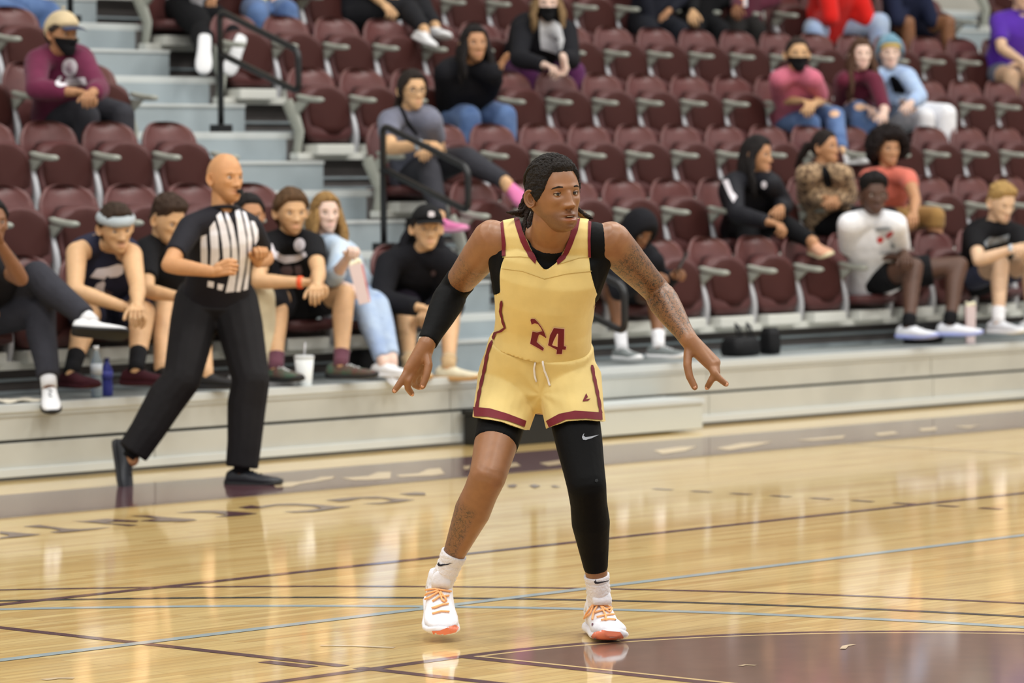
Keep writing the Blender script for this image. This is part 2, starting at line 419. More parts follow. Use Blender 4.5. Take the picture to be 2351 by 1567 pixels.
s_.add([(-.012, .13, -.03), (.012, .13, -.03), (.012, .235, -.02), (-.012, .235, -.02), (-.012, .22, -.10), (.012, .22, -.10), (.012, .265, -.10), (-.012, .265, -.10)],
       [(0, 1, 2, 3), (4, 7, 6, 5), (0, 4, 5, 1), (2, 6, 7, 3), (0, 3, 7, 4), (1, 5, 6, 2)])
me_gus = s_.build('arm_gusset', ARM_M, None)
def f_leg(u, v):
    a = 2*math.pi*u; z = -.08-.31*v
    y = .245-.02*v-.04*math.sin(v*math.pi)
    return (.019*math.copysign(abs(math.cos(a))**.4, math.cos(a)), y+.03*math.copysign(abs(math.sin(a))**.4, math.sin(a)), z)
l_ = MB().grid(f_leg, 12, 8, True); n_ = len(l_.v); l_.f.append(tuple(range(12))); l_.f.append(tuple(range(n_-1, n_-13, -1)))
me_leg = l_.build('stanchion', LEG_M, None, True)
me_brk = MB().box(-.165, .165, .12, .26, -.37, -.30).build('bracket', G_BEAM, None, bevel=.012)
me_end = MB().tube([(0, .33, -.03), (0, .27, -.12), (0, .22, -.22), (0, .24, -.32), (0, .26, -.39)], [.05, .055, .045, .04, .05], 8).build('end_panel', ARM_M, None, True)
me_end.data.transform(Matrix.Diagonal((.45, 1, 1, 1)))
PROTO = [me_back, me_pan, me_pin, me_pdown, me_arm, me_gus, me_leg, me_brk, me_end]
def inst(src, parent, loc=(0, 0, 0)):
    o = src.copy(); C.objects.link(o); o.parent = parent; o.location = loc; return o
OCC = set()          # (row, seat) taken by a spectator: pan folded down
def ordinal(i): return ['first', 'second', 'third', 'fourth', 'fifth', 'sixth', 'seventh', 'eighth', 'ninth', 'tenth', 'eleventh', 'twelfth', 'thirteenth', 'fourteenth', 'fifteenth', 'sixteenth', 'seventeenth', 'eighteenth', 'nineteenth', 'twentieth'][i]
ROWN = {1: 'front', 2: 'second', 3: 'third', 4: 'fourth', 5: 'fifth', 6: 'sixth', 7: 'seventh', 8: 'eighth'}
def build_chairs():
    for k in range(1, NROW+1):
        for n in range(16, 51):
            if (24 <= n < 27 and not (k == 1 and n == 24)) or 46 <= n < 49: continue
            if k == NROW and n > 45: continue
            x = PHX+PIT*(n+.5); y = row_y(k); z = arm_z(k)
            c = to_px((x, y+.2, z)); 
            if not (-110 < c[0] < 2470 and c[1] > -70): continue
            ch = empty('stadium_chair', (x, y, z-.395))
            down = (k, n) in OCC
            side = 'left of the aisle' if n < 24 else 'right of the aisle'
            cnt = 23-n if n < 24 else n-27
            if n >= 49: side = 'beyond the far aisle'; cnt = n-49
            lab = 'maroon stadium chair, %s, %s row, %s seat %s' % ('seat down under a spectator' if down else 'seat tipped up', ROWN[k], ordinal(min(cnt, 19)), side)
            tag(ch, lab, 'chair', 'maroon stadium chairs')
            off = (0, 0, .395)
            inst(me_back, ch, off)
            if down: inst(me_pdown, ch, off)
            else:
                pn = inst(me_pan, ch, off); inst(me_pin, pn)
            inst(me_brk, ch, off)
            def side_parts(xo, end=False):
                a = inst(me_arm, ch, (xo, 0, .395)); inst(me_gus, a)
                inst(me_end if end else me_leg, ch, (xo, 0, .395))
            first = n in (27, 49)
            side_parts(-PIT/2, first)
            if n in (23, 45) and not (k == 1 and n == 23) or (k == 1 and n == 24): side_parts(PIT/2, True)
# ================================================================== BODIES
def nz(v): v = np.asarray(v, float); return v/(np.linalg.norm(v)+1e-12)
def sstep(a, b, x):
    t = np.clip((x-a)/(b-a), 0, 1); return t*t*(3-2*t)
def frame_from(t, hint):
    t = nz(t); u = np.asarray(hint, float)-t*(np.asarray(hint) @ t)
    if np.linalg.norm(u) < 1e-4: u = np.cross(t, [.3, .5, .8])
    u = nz(u); return u, np.cross(t, u)
class Prims:
    """list of closed solids that get fused into one skin"""
    def __init__(s): s.V = []; s.F = []; s.n = 0
    def _add(s, V, F):
        s.V.append(np.asarray(V, float)); s.F += [tuple(i+s.n for i in f) for f in F]; s.n += len(V)
    def cap(s, a, ra, b, rb, n=12, flat_a=False, flat_b=False):
        a, b = np.asarray(a, float), np.asarray(b, float); L = np.linalg.norm(b-a)
        if L < 1e-5: b = a+np.array([0, 0, 1e-4])
        t = nz(b-a); u, w = frame_from(t, [.2, .1, 1] if abs(t[2]) < .9 else [1, .1, 0])
        rings = []
        if not flat_a:
            for e in (80, 55, 28): rings.append((a-t*ra*math.sin(math.radians(e)), ra*math.cos(math.radians(e))))
        rings.append((a, ra)); rings.append((b, rb))
        if not flat_b:
            for e in (28, 55, 80): rings.append((b+t*rb*math.sin(math.radians(e)), rb*math.cos(math.radians(e))))
        ang = np.arange(n)*2*math.pi/n; cs, sn = np.cos(ang), np.sin(ang)
        V = np.concatenate([c+r*(cs[:, None]*u+sn[:, None]*w) for c, r in rings]); F = []
        m_ = len(rings)
        for i in range(m_-1):
            for j in range(n): F.append((i*n+j, i*n+(j+1) % n, (i+1)*n+(j+1) % n, (i+1)*n+j))
        F.append(tuple(range(n-1, -1, -1))); F.append(tuple((m_-1)*n+j for j in range(n)))
        s._add(V, F); return s
    def chain(s, pts, radii, n=12, flat_a=False, flat_b=False):
        k = len(pts)
        for i in range(k-1): s.cap(pts[i], radii[i], pts[i+1], radii[i+1], n, flat_a and i == 0, flat_b and i == k-2)
        return s
    def loft(s, rings, n=24, ex=2.3):
        """rings: (centre, half-width vector, half-depth vector)"""
        ang = np.arange(n)*2*math.pi/n; cs, sn = np.cos(ang), np.sin(ang)
        cs = np.sign(cs)*np.abs(cs)**(2/ex); sn = np.sign(sn)*np.abs(sn)**(2/ex)
        V = np.concatenate([np.asarray(c)+cs[:, None]*np.asarray(u)+sn[:, None]*np.asarray(w) for c, u, w in rings]); F = []
        for i in range(len(rings)-1):
            for j in range(n): F.append((i*n+j, i*n+(j+1) % n, (i+1)*n+(j+1) % n, (i+1)*n+j))
        F.append(tuple(range(n-1, -1, -1))); F.append(tuple((len(rings)-1)*n+j for j in range(n)))
        s._add(V, F); return s
    def ball(s, c, r, n=12):
        r = np.ones(3)*r if np.isscalar(r) else np.asarray(r, float)
        V = []; F = []; m_ = 8
        for i in range(1, m_):
            e = math.pi*i/m_
            for j in range(n): V.append(np.asarray(c)+r*[math.sin(e)*math.cos(2*math.pi*j/n), math.sin(e)*math.sin(2*math.pi*j/n), math.cos(e)])
        V.append(np.asarray(c)+r*[0, 0, 1]); V.append(np.asarray(c)-r*[0, 0, 1])
        for i in range(m_-2):
            for j in range(n): F.append((i*n+j, (i+1)*n+j, (i+1)*n+(j+1) % n, i*n+(j+1) % n))
        k = (m_-1)*n
        for j in range(n): F.append((k, j, (j+1) % n)); F.append((k+1, (m_-2)*n+(j+1) % n, (m_-2)*n+j))
        s._add(V, F); return s
    def raw(s, V, F): s._add(V, F); return s
def fuse(P, voxel, smooth=4, fac=.5):
    """union of all solids as one skin (voxel remesh), returned as mesh"""
    V = np.concatenate(P.V)
    me = bpy.data.meshes.new('t'); me.from_pydata(V.tolist(), [], P.F); me.update()
    bm = bmesh.new(); bm.from_mesh(me); bmesh.ops.recalc_face_normals(bm, faces=bm.faces); bm.to_mesh(me); bm.free()
    o = bpy.data.objects.new('t', me); C.objects.link(o)
    r = o.modifiers.new('r', 'REMESH'); r.mode = 'VOXEL'; r.voxel_size = voxel; r.use_smooth_shade = True
    if smooth:
        s_ = o.modifiers.new('s', 'SMOOTH'); s_.iterations = smooth; s_.factor = fac
    dg = bpy.context.evaluated_depsgraph_get()
    out = bpy.data.meshes.new_from_object(o.evaluated_get(dg))
    bpy.data.objects.remove(o); bpy.data.meshes.remove(me)
    out.polygons.foreach_set('use_smooth', [True]*len(out.polygons))
    return out
def mesh_np(me):
    V = np.empty(len(me.vertices)*3); me.vertices.foreach_get('co', V); return V.reshape(-1, 3)
def append_raw(me, V, F):
    """append loose closed solids to a mesh (fingers, head) and return a new mesh"""
    V0 = mesh_np(me); F0 = [tuple(p.vertices) for p in me.polygons]
    k = len(V0); out = bpy.data.meshes.new('b')
    out.from_pydata(np.concatenate([V0, np.asarray(V)]).tolist(), [], F0+[tuple(i+k for i in f) for f in F]); out.update()
    out.polygons.foreach_set('use_smooth', [True]*len(out.polygons)); bpy.data.meshes.remove(me)
    return out
def set_cols(me, cols):
    a = me.color_attributes.new('Col', 'FLOAT_COLOR', 'POINT')
    a.data.foreach_set('color', np.c_[cols, np.ones(len(cols))].astype(np.float32).ravel())

# ---- head -----------------------------------------------------------------
def head_surface(D, jaw=1.0, fem=0.0, mouth=0.0, m0=0.0, jw=.22):
    x, y, z = D[:, 0], D[:, 1], D[:, 2]
    t = np.clip(-z, 0, 1)
    X = .0745*np.sign(x)*np.abs(x)**.94
    X = X*(1-(jw+.07*fem)*sstep(.1, .95, t))
    Y = np.where(y > 0, .088*np.abs(y)**.82, -.100*np.abs(y)**.95)
    Z = np.where(z > 0, .109*z, .124*z)+.006
    Y = Y+.040*sstep(.3, .95, t)
    Y = np.where((y < 0) & (z < -.1), Y*(1-.35*sstep(.1, .8, t)), Y)
    m = sstep(.05, .5, y)
    g = lambda cx, cz, sx, sz: np.exp(-((X-cx)/sx)**2-((Z-cz)/sz)**2)
    dy = np.zeros_like(X)
    for sgn in (-1, 1):
        dy += .0045*g(sgn*.028, .024, .024, .009)*jaw          # brow
        dy -= .0105*g(sgn*.031, .003, .015, .011)               # eye socket
        dy += .006*g(sgn*.046, -.020, .016, .016)              # cheekbone
        dy += .0100*g(sgn*.0160, -.036, .0082, .0075)            # nostril wing
        dy -= .004*g(sgn*.034, -.055, .014, .018)               # cheek hollow
    rz = np.clip((.014-Z)/.046, 0, 1)
    ridge = np.where((Z < .016) & (Z > -.044), (.005+.019*rz**1.3), 0)*sstep(-.046, -.034, Z)*sstep(.02, .006, Z)
    dy += ridge*np.exp(-(X/(.0075+.0075*rz))**2)
    dy += .006*np.exp(-(X/.013)**2-((Z+.033)/.008)**2)          # tip
    dy += .0085*np.exp(-(X/.022)**2-((Z+.0575+m0)/.0058)**2)       # upper lip
    dy += .0100*np.exp(-(X/.020)**2-((Z+.0725+m0+.003*mouth)/.0068)**2)  # lower lip
    dy -= (.004+.008*mouth)*np.exp(-(X/.018)**2-((Z+.0648+m0+.001*mouth)/(.0022+.003*mouth))**2)
    dy -= .003*np.exp(-(X/.012)**2-((Z+.088+m0)/.006)**2)
    dy += .006*np.exp(-(X/.018)**2-((Z+.106)/.013)**2)*jaw      # chin
    dy -= .002*np.exp(-(X/.004)**2-((Z+.05)/.006)**2)
    for sgn in (-1, 1): dy -= .008*g(sgn*.0090, -.0435, .0042, .0028)
    Y = Y+dy*m
    return np.c_[X, Y, Z]
def sphere_dirs(nu, nv):
    D = []; F = []
    for j in range(1, nv):
        e = math.pi*j/nv
        for i in range(nu):
            a = 2*math.pi*i/nu; D.append((math.sin(e)*math.sin(a), math.sin(e)*math.cos(a), math.cos(e)))
    D.append((0, 0, 1)); D.append((0, 0, -1))
    for j in range(nv-2):
        for i in range(nu): F.append((j*nu+i, (j+1)*nu+i, (j+1)*nu+(i+1) % nu, j*nu+(i+1) % nu))
    k = (nv-1)*nu
    for i in range(nu): F.append((k, i, (i+1) % nu)); F.append((k+1, (nv-2)*nu+(i+1) % nu, (nv-2)*nu+i))
    return np.array(D), F
def hair_line(D, front=.62, temple=.3, ear=-.05, nape=-.6, table=None):
    az = np.abs(np.degrees(np.arctan2(D[:, 0], D[:, 1])))
    if table: return D[:, 2]-np.interp(az, *table)
    return D[:, 2]-np.interp(az, [0, 35, 60, 80, 95, 110, 130, 180], [front, front-.03, temple, ear+.1, ear, -.3, nape, nape])
def hair_cap(thick, nu=64, nv=40, rough=.004, freq=40, front=.62, temple=.3, ear=-.05, nape=-.6, lift=None, seed=0, table=None):
    D, F = sphere_dirs(nu, nv); Sf = head_surface(D)
    mk = sstep(-.06, .12, hair_line(D, front, temple, ear, nape, table))
    th = np.full(len(D), thick)
    if lift is not None: th = th*lift(D)
    nn = np.array([noise.noise(Vector((d*freq*.08+seed).tolist()))+.6*noise.noise(Vector((d*freq*.2+seed).tolist())) for d in D])
    P = Sf+D*((th+rough*nn)*mk-.006*(1-mk))[:, None]
    keep = mk > .02
    F = [f for f in F if all(keep[i] for i in f)]
    return P, F
def ear_prim(sgn):
    V = []; F = []; n = 28
    c = np.array([sgn*.0755, -.010, -.008])
    out = nz(np.array([sgn*.80, .28, .05])); upv = nz(np.array([0, -.16, 1.0])); fwd = nz(np.cross(upv, out)); fwd = fwd if fwd[1] > 0 else -fwd
    prof = [(0.0, -.004), (.22, -.004), (.40, .000), (.52, .0065), (.62, .0075), (.72, .004), (.82, .0065), (.92, .0125), (1.0, .011), (1.02, .004), (.85, -.006), (.5, -.014)]
    for r, h in prof:
        for j in range(n):
            a = 2*math.pi*j/n; ca, sa_ = math.cos(a), math.sin(a)
            wv = 1.0+.12*max(0, sa_)-.22*max(0, -sa_-.2)           # broad above, lobe below
            hh = h*(1.0 if ca < .55 else .45)                      # the rim dies out toward the cheek
            V.append(c+upv*.029*r*sa_-fwd*.0155*r*(-ca)*wv+out*hh+out*(.010*(-ca) if ca < 0 else 0)*r)
    for i in range(len(prof)-1):
        for j in range(n): F.append((i*n+j, i*n+(j+1) % n, (i+1)*n+(j+1) % n, (i+1)*n+j))
    F.append(tuple(range(n-1, -1, -1))); F.append(tuple((len(prof)-1)*n+j for j in range(n)))
    return V, F
def head_frame(f, tilt=0):
    y = nz(f); z = np.array([0, 0, 1.0]); z = nz(z-y*(z @ y)); x = np.cross(y, z)
    if tilt:
        c, s_ = math.cos(math.radians(tilt)), math.sin(math.radians(tilt)); x, z = x*c+z*s_, z*c-x*s_
    return np.stack([x, y, z], 1)          # columns: local -> world
def face_dir(yaw, pitch=0):
    b = nz([-FW[0], -FW[1], 0]); r = nz([RT[0], RT[1], 0])
    a, p_ = math.radians(yaw), math.radians(pitch)
    return nz((b*math.cos(a)+r*math.sin(a))*math.cos(p_)+np.array([0, 0, 1])*math.sin(p_))

# ---- hands ----------------------------------------------------------------
FING = [(.028, .040, .024, .020), (.0095, .044, .028, .021), (-.009, .040, .026, .020), (-.026, .032, .019, .018)]
def hand_prims(w, f, n_, side, curl=(30, 30, 30, 30), spread=6, thumb=(.6, 20), s=1.0, palm=None, fing=None):
    """palm into `palm`, fingers into `fing` (Prims)."""
    f = nz(f); n_ = nz(np.asarray(n_)-f*(np.asarray(n_) @ f)); l = side*np.cross(f, n_)
    w = np.asarray(w, float)
    for i, (off, *ph) in enumerate(FING):
        kn = w+f*(.088-.004*abs(i-1))*s+l*off*s
        palm.cap(w+l*off*.55*s+f*.01*s, .0145*s, kn, .0125*s, 8)
        a = math.radians(spread*(1.2-i)*1.0); fd = nz(f*math.cos(a)+l*math.sin(a)*1.0)
        p = kn; th = 0; r = (.0098, .009, .0082, .007)
        k_ = .9 if i == 3 else 1.0
        for j, L in enumerate(ph):
            th += math.radians(curl[i]*(1.0, 1.15, .7)[j]); d = fd*math.cos(th)+n_*math.sin(th)
            q = p+d*L*s; fing.cap(p, r[j]*k_*s, q, r[j+1]*k_*s, 8); p = q
    palm.cap(w-f*.01*s, .024*s, w+f*.03*s, .022*s, 10)
    tb = w+f*.022*s+l*.026*s; palm.cap(w+l*.008*s, .02*s, tb, .016*s, 8)
    td = nz(f*(1-thumb[0]*.55)+l*thumb[0]+n_*.35); p = tb
    for j, L in enumerate((.038, .032, .024)):
        ang = math.radians(thumb[1])*j; d = nz(td*math.cos(ang)+(f*.6-l*.5+n_*.3)*math.sin(ang))
        q = p+d*L*s; fing.cap(p, (.0125, .0105, .0095)[j]*s, q, (.0105, .0095, .008)[j]*s, 8); p = q

# ---- shoes ----------------------------------------------------------------
def shoe(name, ankle, f, upv, parent, up_m, sole_m, s=1.0, lace_m=None, high=.0, drop=.085, toe_m=None, det=1):
    """ankle = joint; sole lies `drop` below it along -upv"""
    f = nz(f); u = nz(np.asarray(upv)-f*(np.asarray(upv) @ f)); r = np.cross(f, u); o0 = np.asarray(ankle, float)-u*drop*s
    # (along, half width, height of upper, toe-spring)
    sec = [(-.078, .018, .045, .006), (-.07, .031, .07+high, .002), (-.045, .036, .085+high, 0), (-.01, .037, .088+high, 0), (.03, .038, .082+high*.4, 0), (.07, .042, .066, 0), (.11, .047, .056, .001), (.15, .047, .047, .004), (.178, .038, .038, .010), (.195, .018, .026, .016)]
    def ring(a, hw, h, b0, n=18, dome=1.0):
        out = []
        for j in range(n):
            t = 2*math.pi*j/n; c, s_ = math.cos(t), math.sin(t)
            xx = hw*math.copysign(abs(c)**.75, c)*(1-.28*max(0, s_)*dome*(1 if h > .05 else .5)); zz = b0+h*(.5+.5*math.copysign(abs(s_)**.8, s_))
            out.append(o0+f*a*s+r*xx*s+u*zz*s)
        return out
    P = []; F = []; n = 18
    for a, hw, h, b in sec: P += ring(a, hw, h-.012, b+.012)
    for i in range(len(sec)-1):
        for j in range(n): F.append((i*n+j, i*n+(j+1) % n, (i+1)*n+(j+1) % n, (i+1)*n+j))
    F.append(tuple(range(n-1, -1, -1))); F.append(tuple((len(sec)-1)*n+j for j in range(n)))
    sh = empty_or(name, parent, up_m, P, F)
    Q = []; G = []
    for a, hw, h, b in sec: 
        a2 = a-.004 if a < 0 else a+.005
        Q += ring(a2, hw+.005, .03 if a < .1 else .026, b-.0, dome=0)
    for i in range(len(sec)-1):
        for j in range(n): G.append((i*n+j, i*n+(j+1) % n, (i+1)*n+(j+1) % n, (i+1)*n+j))
    G.append(tuple(range(n-1, -1, -1))); G.append(tuple((len(sec)-1)*n+j for j in range(n)))
    link_mesh('sole', Q, G, sole_m, sh, True)
    if lace_m:
        mb = MB()
        for k in range(4 if det == 1 else 6):
            a = .035+.014*k if det > 1 else .035+.02*k; h = np.interp(a, [.03, .07, .11, .15], [.082+high*.3, .066, .056, .047]); w2 = .020-.0012*k
            zz = 1 if k % 2 else -1
            mb.tube([o0+f*(a+.006*zz)*s-r*w2*s+u*(h-.010)*s, o0+f*a*s+u*(h+.004)*s, o0+f*(a-.006*zz)*s+r*w2*s+u*(h-.010)*s], .0035*s, 6)
        mb.build('laces', lace_m, sh, True)
    return sh
def empty_or(name, parent, material, P, F):
    return link_mesh(name, P, F, material, parent, True)

# ---- joint solving ----------------------------------------------------------
def solve(parent, px, py, L, near):
    """point on the pixel's ray at bone length L from parent; near=+1 picks the one closer to the camera"""
    parent = np.asarray(parent, float); d = ray(px, py); dn = nz(d)
    tc = (parent-CAM) @ dn; c = CAM+dn*tc; h = np.linalg.norm(c-parent)
    if h >= L: return parent+(c-parent)/h*L if h > L*1.12 else c
    return CAM+dn*(tc-near*math.sqrt(L*L-h*h))
def towards(a, b, t): return np.asarray(a)*(1-t)+np.asarray(b)*t
def cloth(name, rgb, rough=.85, amt=.07, bump=.5, bscale=26, sheen=.12, rgb2=None, ns=14):
    if max(rgb) < 80: sheen = 0; rgb = tuple(int(c*.8) for c in rgb)
    return mat(name, rgb, rough, spec=.2, noise_amt=amt if not rgb2 else 0, noise_scale=ns, bump=bump, bump_scale=bscale, sheen=sheen, rgb2=rgb2)
def skin_mat(rgb):
    return mat('skin_%d_%d_%d' % rgb, rgb, .5, spec=.35, sss=.12, noise_amt=.05, noise_scale=30, vcol=True)
HAIRM = lambda rgb: mat('hair_%d_%d_%d' % rgb, rgb, .72, spec=.22, bump=.8, bump_scale=150, noise_amt=.25, noise_scale=60)
EYE_W = mat('eye_white', (190, 178, 168), .25, spec=.5)
EYE_D = mat('eye_iris', (38, 24, 16), .15, spec=.6)
WHITE = mat('white_rubber', (232, 232, 234), .5); BLACKR = mat('black_rubber', (24, 24, 26), .6)

def skeleton(sp):
    s = sp.get('sc', 1.0); J = {}
    k, n = sp.get('seat', (0, 0))
    if 'P' in sp: P = np.asarray(sp['P'], float)
    else: P = np.array([PHX+PIT*(n+.5)+sp.get('dx', 0), row_y(k)+.19+sp.get('dy', 0), arm_z(k)-.105+sp.get('dz', 0)])
    J['P'] = P; px = sp.get('J', {})
    yaw = math.radians(sp.get('turn', 0)); front = np.array([math.sin(yaw), -math.cos(yaw), 0]); up = np.array([0, 0, 1.0])
    lr = np.cross(up, front)
    def g(key, parent, L, dflt, near=1):
        if key in px:
            v = px[key]; return solve(parent, v[0], v[1], L*s, v[2] if len(v) > 2 else near)
        return np.asarray(dflt, float)
    J['N'] = g('N', P, .50, P+np.array([0, 0, .49*s])+front*.04)
    N = J['N']; 
    J['H'] = g('H', N, .165, N+np.array([0, 0, .16*s])+front*.05*s)
    J['sa'] = g('sa', N, .18, N-lr*.175*s-up*.035*s); J['sb'] = g('sb', N, .18, N+lr*.175*s-up*.035*s)
    ls = nz(J['sb']-J['sa']); spine = nz(N-P); fr = nz(np.cross(ls, spine)); J['fr'] = fr; J['ls'] = ls; J['sp'] = spine
    lp = sp.get('hipdir'); lp = nz(lp) if lp is not None else nz(lr*.6+ls*.4); lp = nz(lp-spine*(lp @ spine)*.5)
    J['lp'] = lp
    J['ha'] = P-lp*.088*s; J['hb'] = P+lp*.088*s
    for q, sg in (('a', -1), ('b', 1)):
        J['e'+q] = g('e'+q, J['s'+q], .29, J['s'+q]-up*.25*s+fr*.12*s+ls*sg*.05*s)
        J['k'+q] = g('k'+q, J['h'+q], .43, J['h'+q]+front*.42*s+lr*sg*.07*s+up*.03)
        J['w'+q] = g('w'+q, J['e'+q], .26, towards(J['e'+q], J['e'+q]+nz(towards(J['k'+q], P, .45)+up*.1-J['e'+q])*.26*s, 1))
        J['a'+q] = g('a'+q, J['k'+q], .41, J['k'+q]-up*.40*s+front*.02)
        f0 = nz(front+lr*sg*.25)
        if 't'+q in px:
            v = px['t'+q]; tp = solve(J['a'+q], v[0], v[1], .17*s, v[2] if len(v) > 2 else 1); f0 = nz(tp-J['a'+q]); J['tfree'+q] = True
        J['f'+q] = f0
    return J
def torso_rings(J, s, inf, keys):
    out = []
    P, N = J['P'], J['N']; L = np.linalg.norm(N-P)
    T = [-.24, -.12, 0, .2, .42, .62, .8, .93, 1.03]; W = [.10, .158, .170, .150, .142, .156, .170, .150, .07]; D = [.07, .112, .122, .110, .104, .112, .110, .085, .055]
    for t in keys:
        c = P+(N-P)*t; a = np.clip(t, 0, 1); l = nz(J['lp']*(1-a)+J['ls']*a); l = nz(l-J['sp']*(l @ J['sp'])); f = np.cross(l, J['sp'])
        w = np.interp(t, T, W)*s*J.get('bw', 1); d = np.interp(t, T, D)*s*J.get('bw', 1)
        out.append((c+f*(.012*math.sin(max(0, min(1, t))*math.pi))*s, l*(w+inf), f*(d+inf)))
    return out
def limb(J, q, which, s, inf, frac=(0, 1), bw=1.0):
    """points and radii along an arm ('arm') or leg ('leg') between fractions 0..2 (joint 1 = elbow / knee)"""
    if which == 'arm': a, b, c = J['s'+q], J['e'+q], J['w'+q]; R = [(0, .054), (.3, .050), (.75, .043), (1, .039), (1.25, .042), (1.6, .034), (2, .027)]
    else: a, b, c = J['h'+q], J['k'+q], J['a'+q]; R = [(0, .088), (.3, .085), (.75, .066), (1, .056), (1.28, .058), (1.7, .043), (2, .036)]
    ts = sorted(set([frac[0], frac[1]]+[t for t, _ in R if frac[0] < t < frac[1]]))
    def pt(t): return towards(a, b, t) if t <= 1 else towards(b, c, t-1)
    pts = [pt(t) for t in ts]
    if which == 'leg':
        sh = nz(c-b); th = nz(b-a); back = -nz(th-sh*(th @ sh)) if abs(th @ sh) < .98 else -J['fr']
        pts = [p_+back*.014*s if 1.15 < t < 1.6 else p_ for p_, t in zip(pts, ts)]
    rad = [np.interp(t, *zip(*R))*s*bw+(inf if not callable(inf) else inf(t)) for t in ts]
    return pts, rad
def person(sp):
    s = sp.get('sc', 1.0); J = skeleton(sp); bw = sp.get('bw', 1.0); J['bw'] = bw
    base = np.array([J['P'][0], J['P'][1], min(J['aa'][2], J['ab'][2])-.08])
    root = empty('person', base); tag(root, sp['label'], 'person', sp.get('group'))
    Ti = Matrix.Translation((-base).tolist())
    vox = sp.get('vox', .0130 if sp.get('seat', (0, 0))[0] == 1 else .0152)
    objs = {'root': root, 'J': J}
    def put(name, me, material, parent=None):
        me.transform(Ti); o = link_me(name, me, material, root); 
        if parent: o.parent = parent
        return o
    # --- body
    B = Prims(); top = sp.get('top', {}); bot = sp.get('bot', {})
    B.loft(torso_rings(J, s, -.006, (-.2, -.12, 0, .2, .42, .62, .8, .93, 1.03)))
    hf = head_frame(face_dir(*sp['face'][:2]) if not isinstance(sp['face'][0], np.ndarray) else sp['face'][0], sp['face'][2] if len(sp['face']) > 2 else 0)
    hs = s*sp.get('hs', 1.0)
    hb = J['H']+hf @ np.array([0, -.018, -.075])*hs
    B.chain([towards(J['N'], J['P'], .06), hb, J['H']+hf @ np.array([0, -.012, -.02])*hs], [.058*s, .052*hs, .05*hs])
    for q in 'ab':
        p_, r = limb(J, q, 'arm', s, 0, (0, 2), bw**.5); B.chain([towards(J['N'], J['s'+q], .35)]+p_, [.05*s]+r)
        p_, r = limb(J, q, 'leg', s, 0, (0, 2), bw**.5); B.chain(p_, r)
        B.cap(J['a'+q], .036*s, J['a'+q]-np.array([0, 0, .03]), .036*s)
    me = fuse(B, vox, 3)
    nb = len(me.vertices)
    # --- hands and head are part of the same mesh
    X = Prims()
    hp = sp.get('hands', {})
    for q, sd in (('a', 1), ('b', -1)):
        w, e = J['w'+q], J['e'+q]; fd = nz(w-e); opt = hp.get(q, {})
        if 'to' in opt:
            v = opt['to']; fd = nz(solve(w, v[0], v[1], .09*s, v[2] if len(v) > 2 else 1)-w)
        nn = opt.get('n'); nn = np.asarray(nn, float) if nn is not None else nz(-np.array([0, 0, 1.0])+J['fr']*.2)
        hand_prims(w+fd*.004, fd, nn, sd*opt.get('flip', 1), opt.get('curl', (38, 42, 45, 48)), opt.get('spread', 5), opt.get('thumb', (.55, 18)), s*.97, X, X)
    D, F = sphere_dirs(sp.get('hnu', 72), sp.get('hnv', 54)); fem = sp.get('fem', 0)
    Hs = head_surface(D, 1.0-.7*fem, fem, sp.get('mouth', 0))
    hv = J['H']+(hf @ (Hs*hs).T).T
    X.raw(hv, F); kH = X.n-len(hv)
    for sg in (-1, 1):
        V, G = ear_prim(sg); X.raw(J['H']+(hf @ (np.array(V)*hs).T).T, G)
    XV = np.concatenate(X.V)
    me = append_raw(me, XV, X.F)
    cols = np.ones((len(me.vertices), 3))
    hc = np.ones((len(D), 3)); m_ = sstep(.2, .6, D[:, 1])
    lip = m_*np.exp(-(Hs[:, 0]/.023)**4)*np.exp(-((Hs[:, 2]+.065)/.0105)**4); hc *= 1-lip[:, None]*np.array([.12, .28, .24])
    if sp.get('beard'):
        rgbb = np.array(sp['beard'][1]); dn = sp['beard'][0]; kind = sp['beard'][2] if len(sp['beard']) > 2 else 'full'
        jawz = sstep(-.035, -.06, Hs[:, 2])*sstep(-.3, .1, D[:, 1])
        if kind == 'full': bm = np.clip(jawz*(1-lip), 0, 1)
        else: bm = np.exp(-(Hs[:, 0]/.028)**4)*np.exp(-((Hs[:, 2]+.052)/.006)**4)*m_
        hc = hc*(1-bm[:, None]*dn*(1-rgbb))
    cols[nb+kH:nb+kH+len(D)] = hc
    set_cols(me, cols)
    objs['body'] = put('body', me, skin_mat(sp['skin']))
    def headpart(name, V, F, material, smooth=True):
        return link_mesh(name, (J['H']+(hf @ (np.asarray(V)*hs).T).T)-base, F, material, root, smooth)
    for sg in (-1, 1):
        e = MB(); PR = Prims().ball((sg*.031, .0700, .0035), (.0125, .0125, .0070), 12); ey = headpart('eye', np.concatenate(PR.V), PR.F, EYE_W)
        PR = Prims().ball((sg*.031+sp.get('gaze', 0)*.003, .0782, .0035), (.0060, .005, .0062), 10); ir = headpart('iris', np.concatenate(PR.V), PR.F, EYE_D); ir.parent = ey
        mb = MB().tube([(sg*.015, .083, .018), (sg*.030, .083, .0245), (sg*.046, .073, .019)], [.003, .0036, .002], 6); headpart('eyebrow', mb.v, mb.f, HAIRM(sp.get('brow', sp.get('hair', ('short', (40, 30, 26)))[1])))
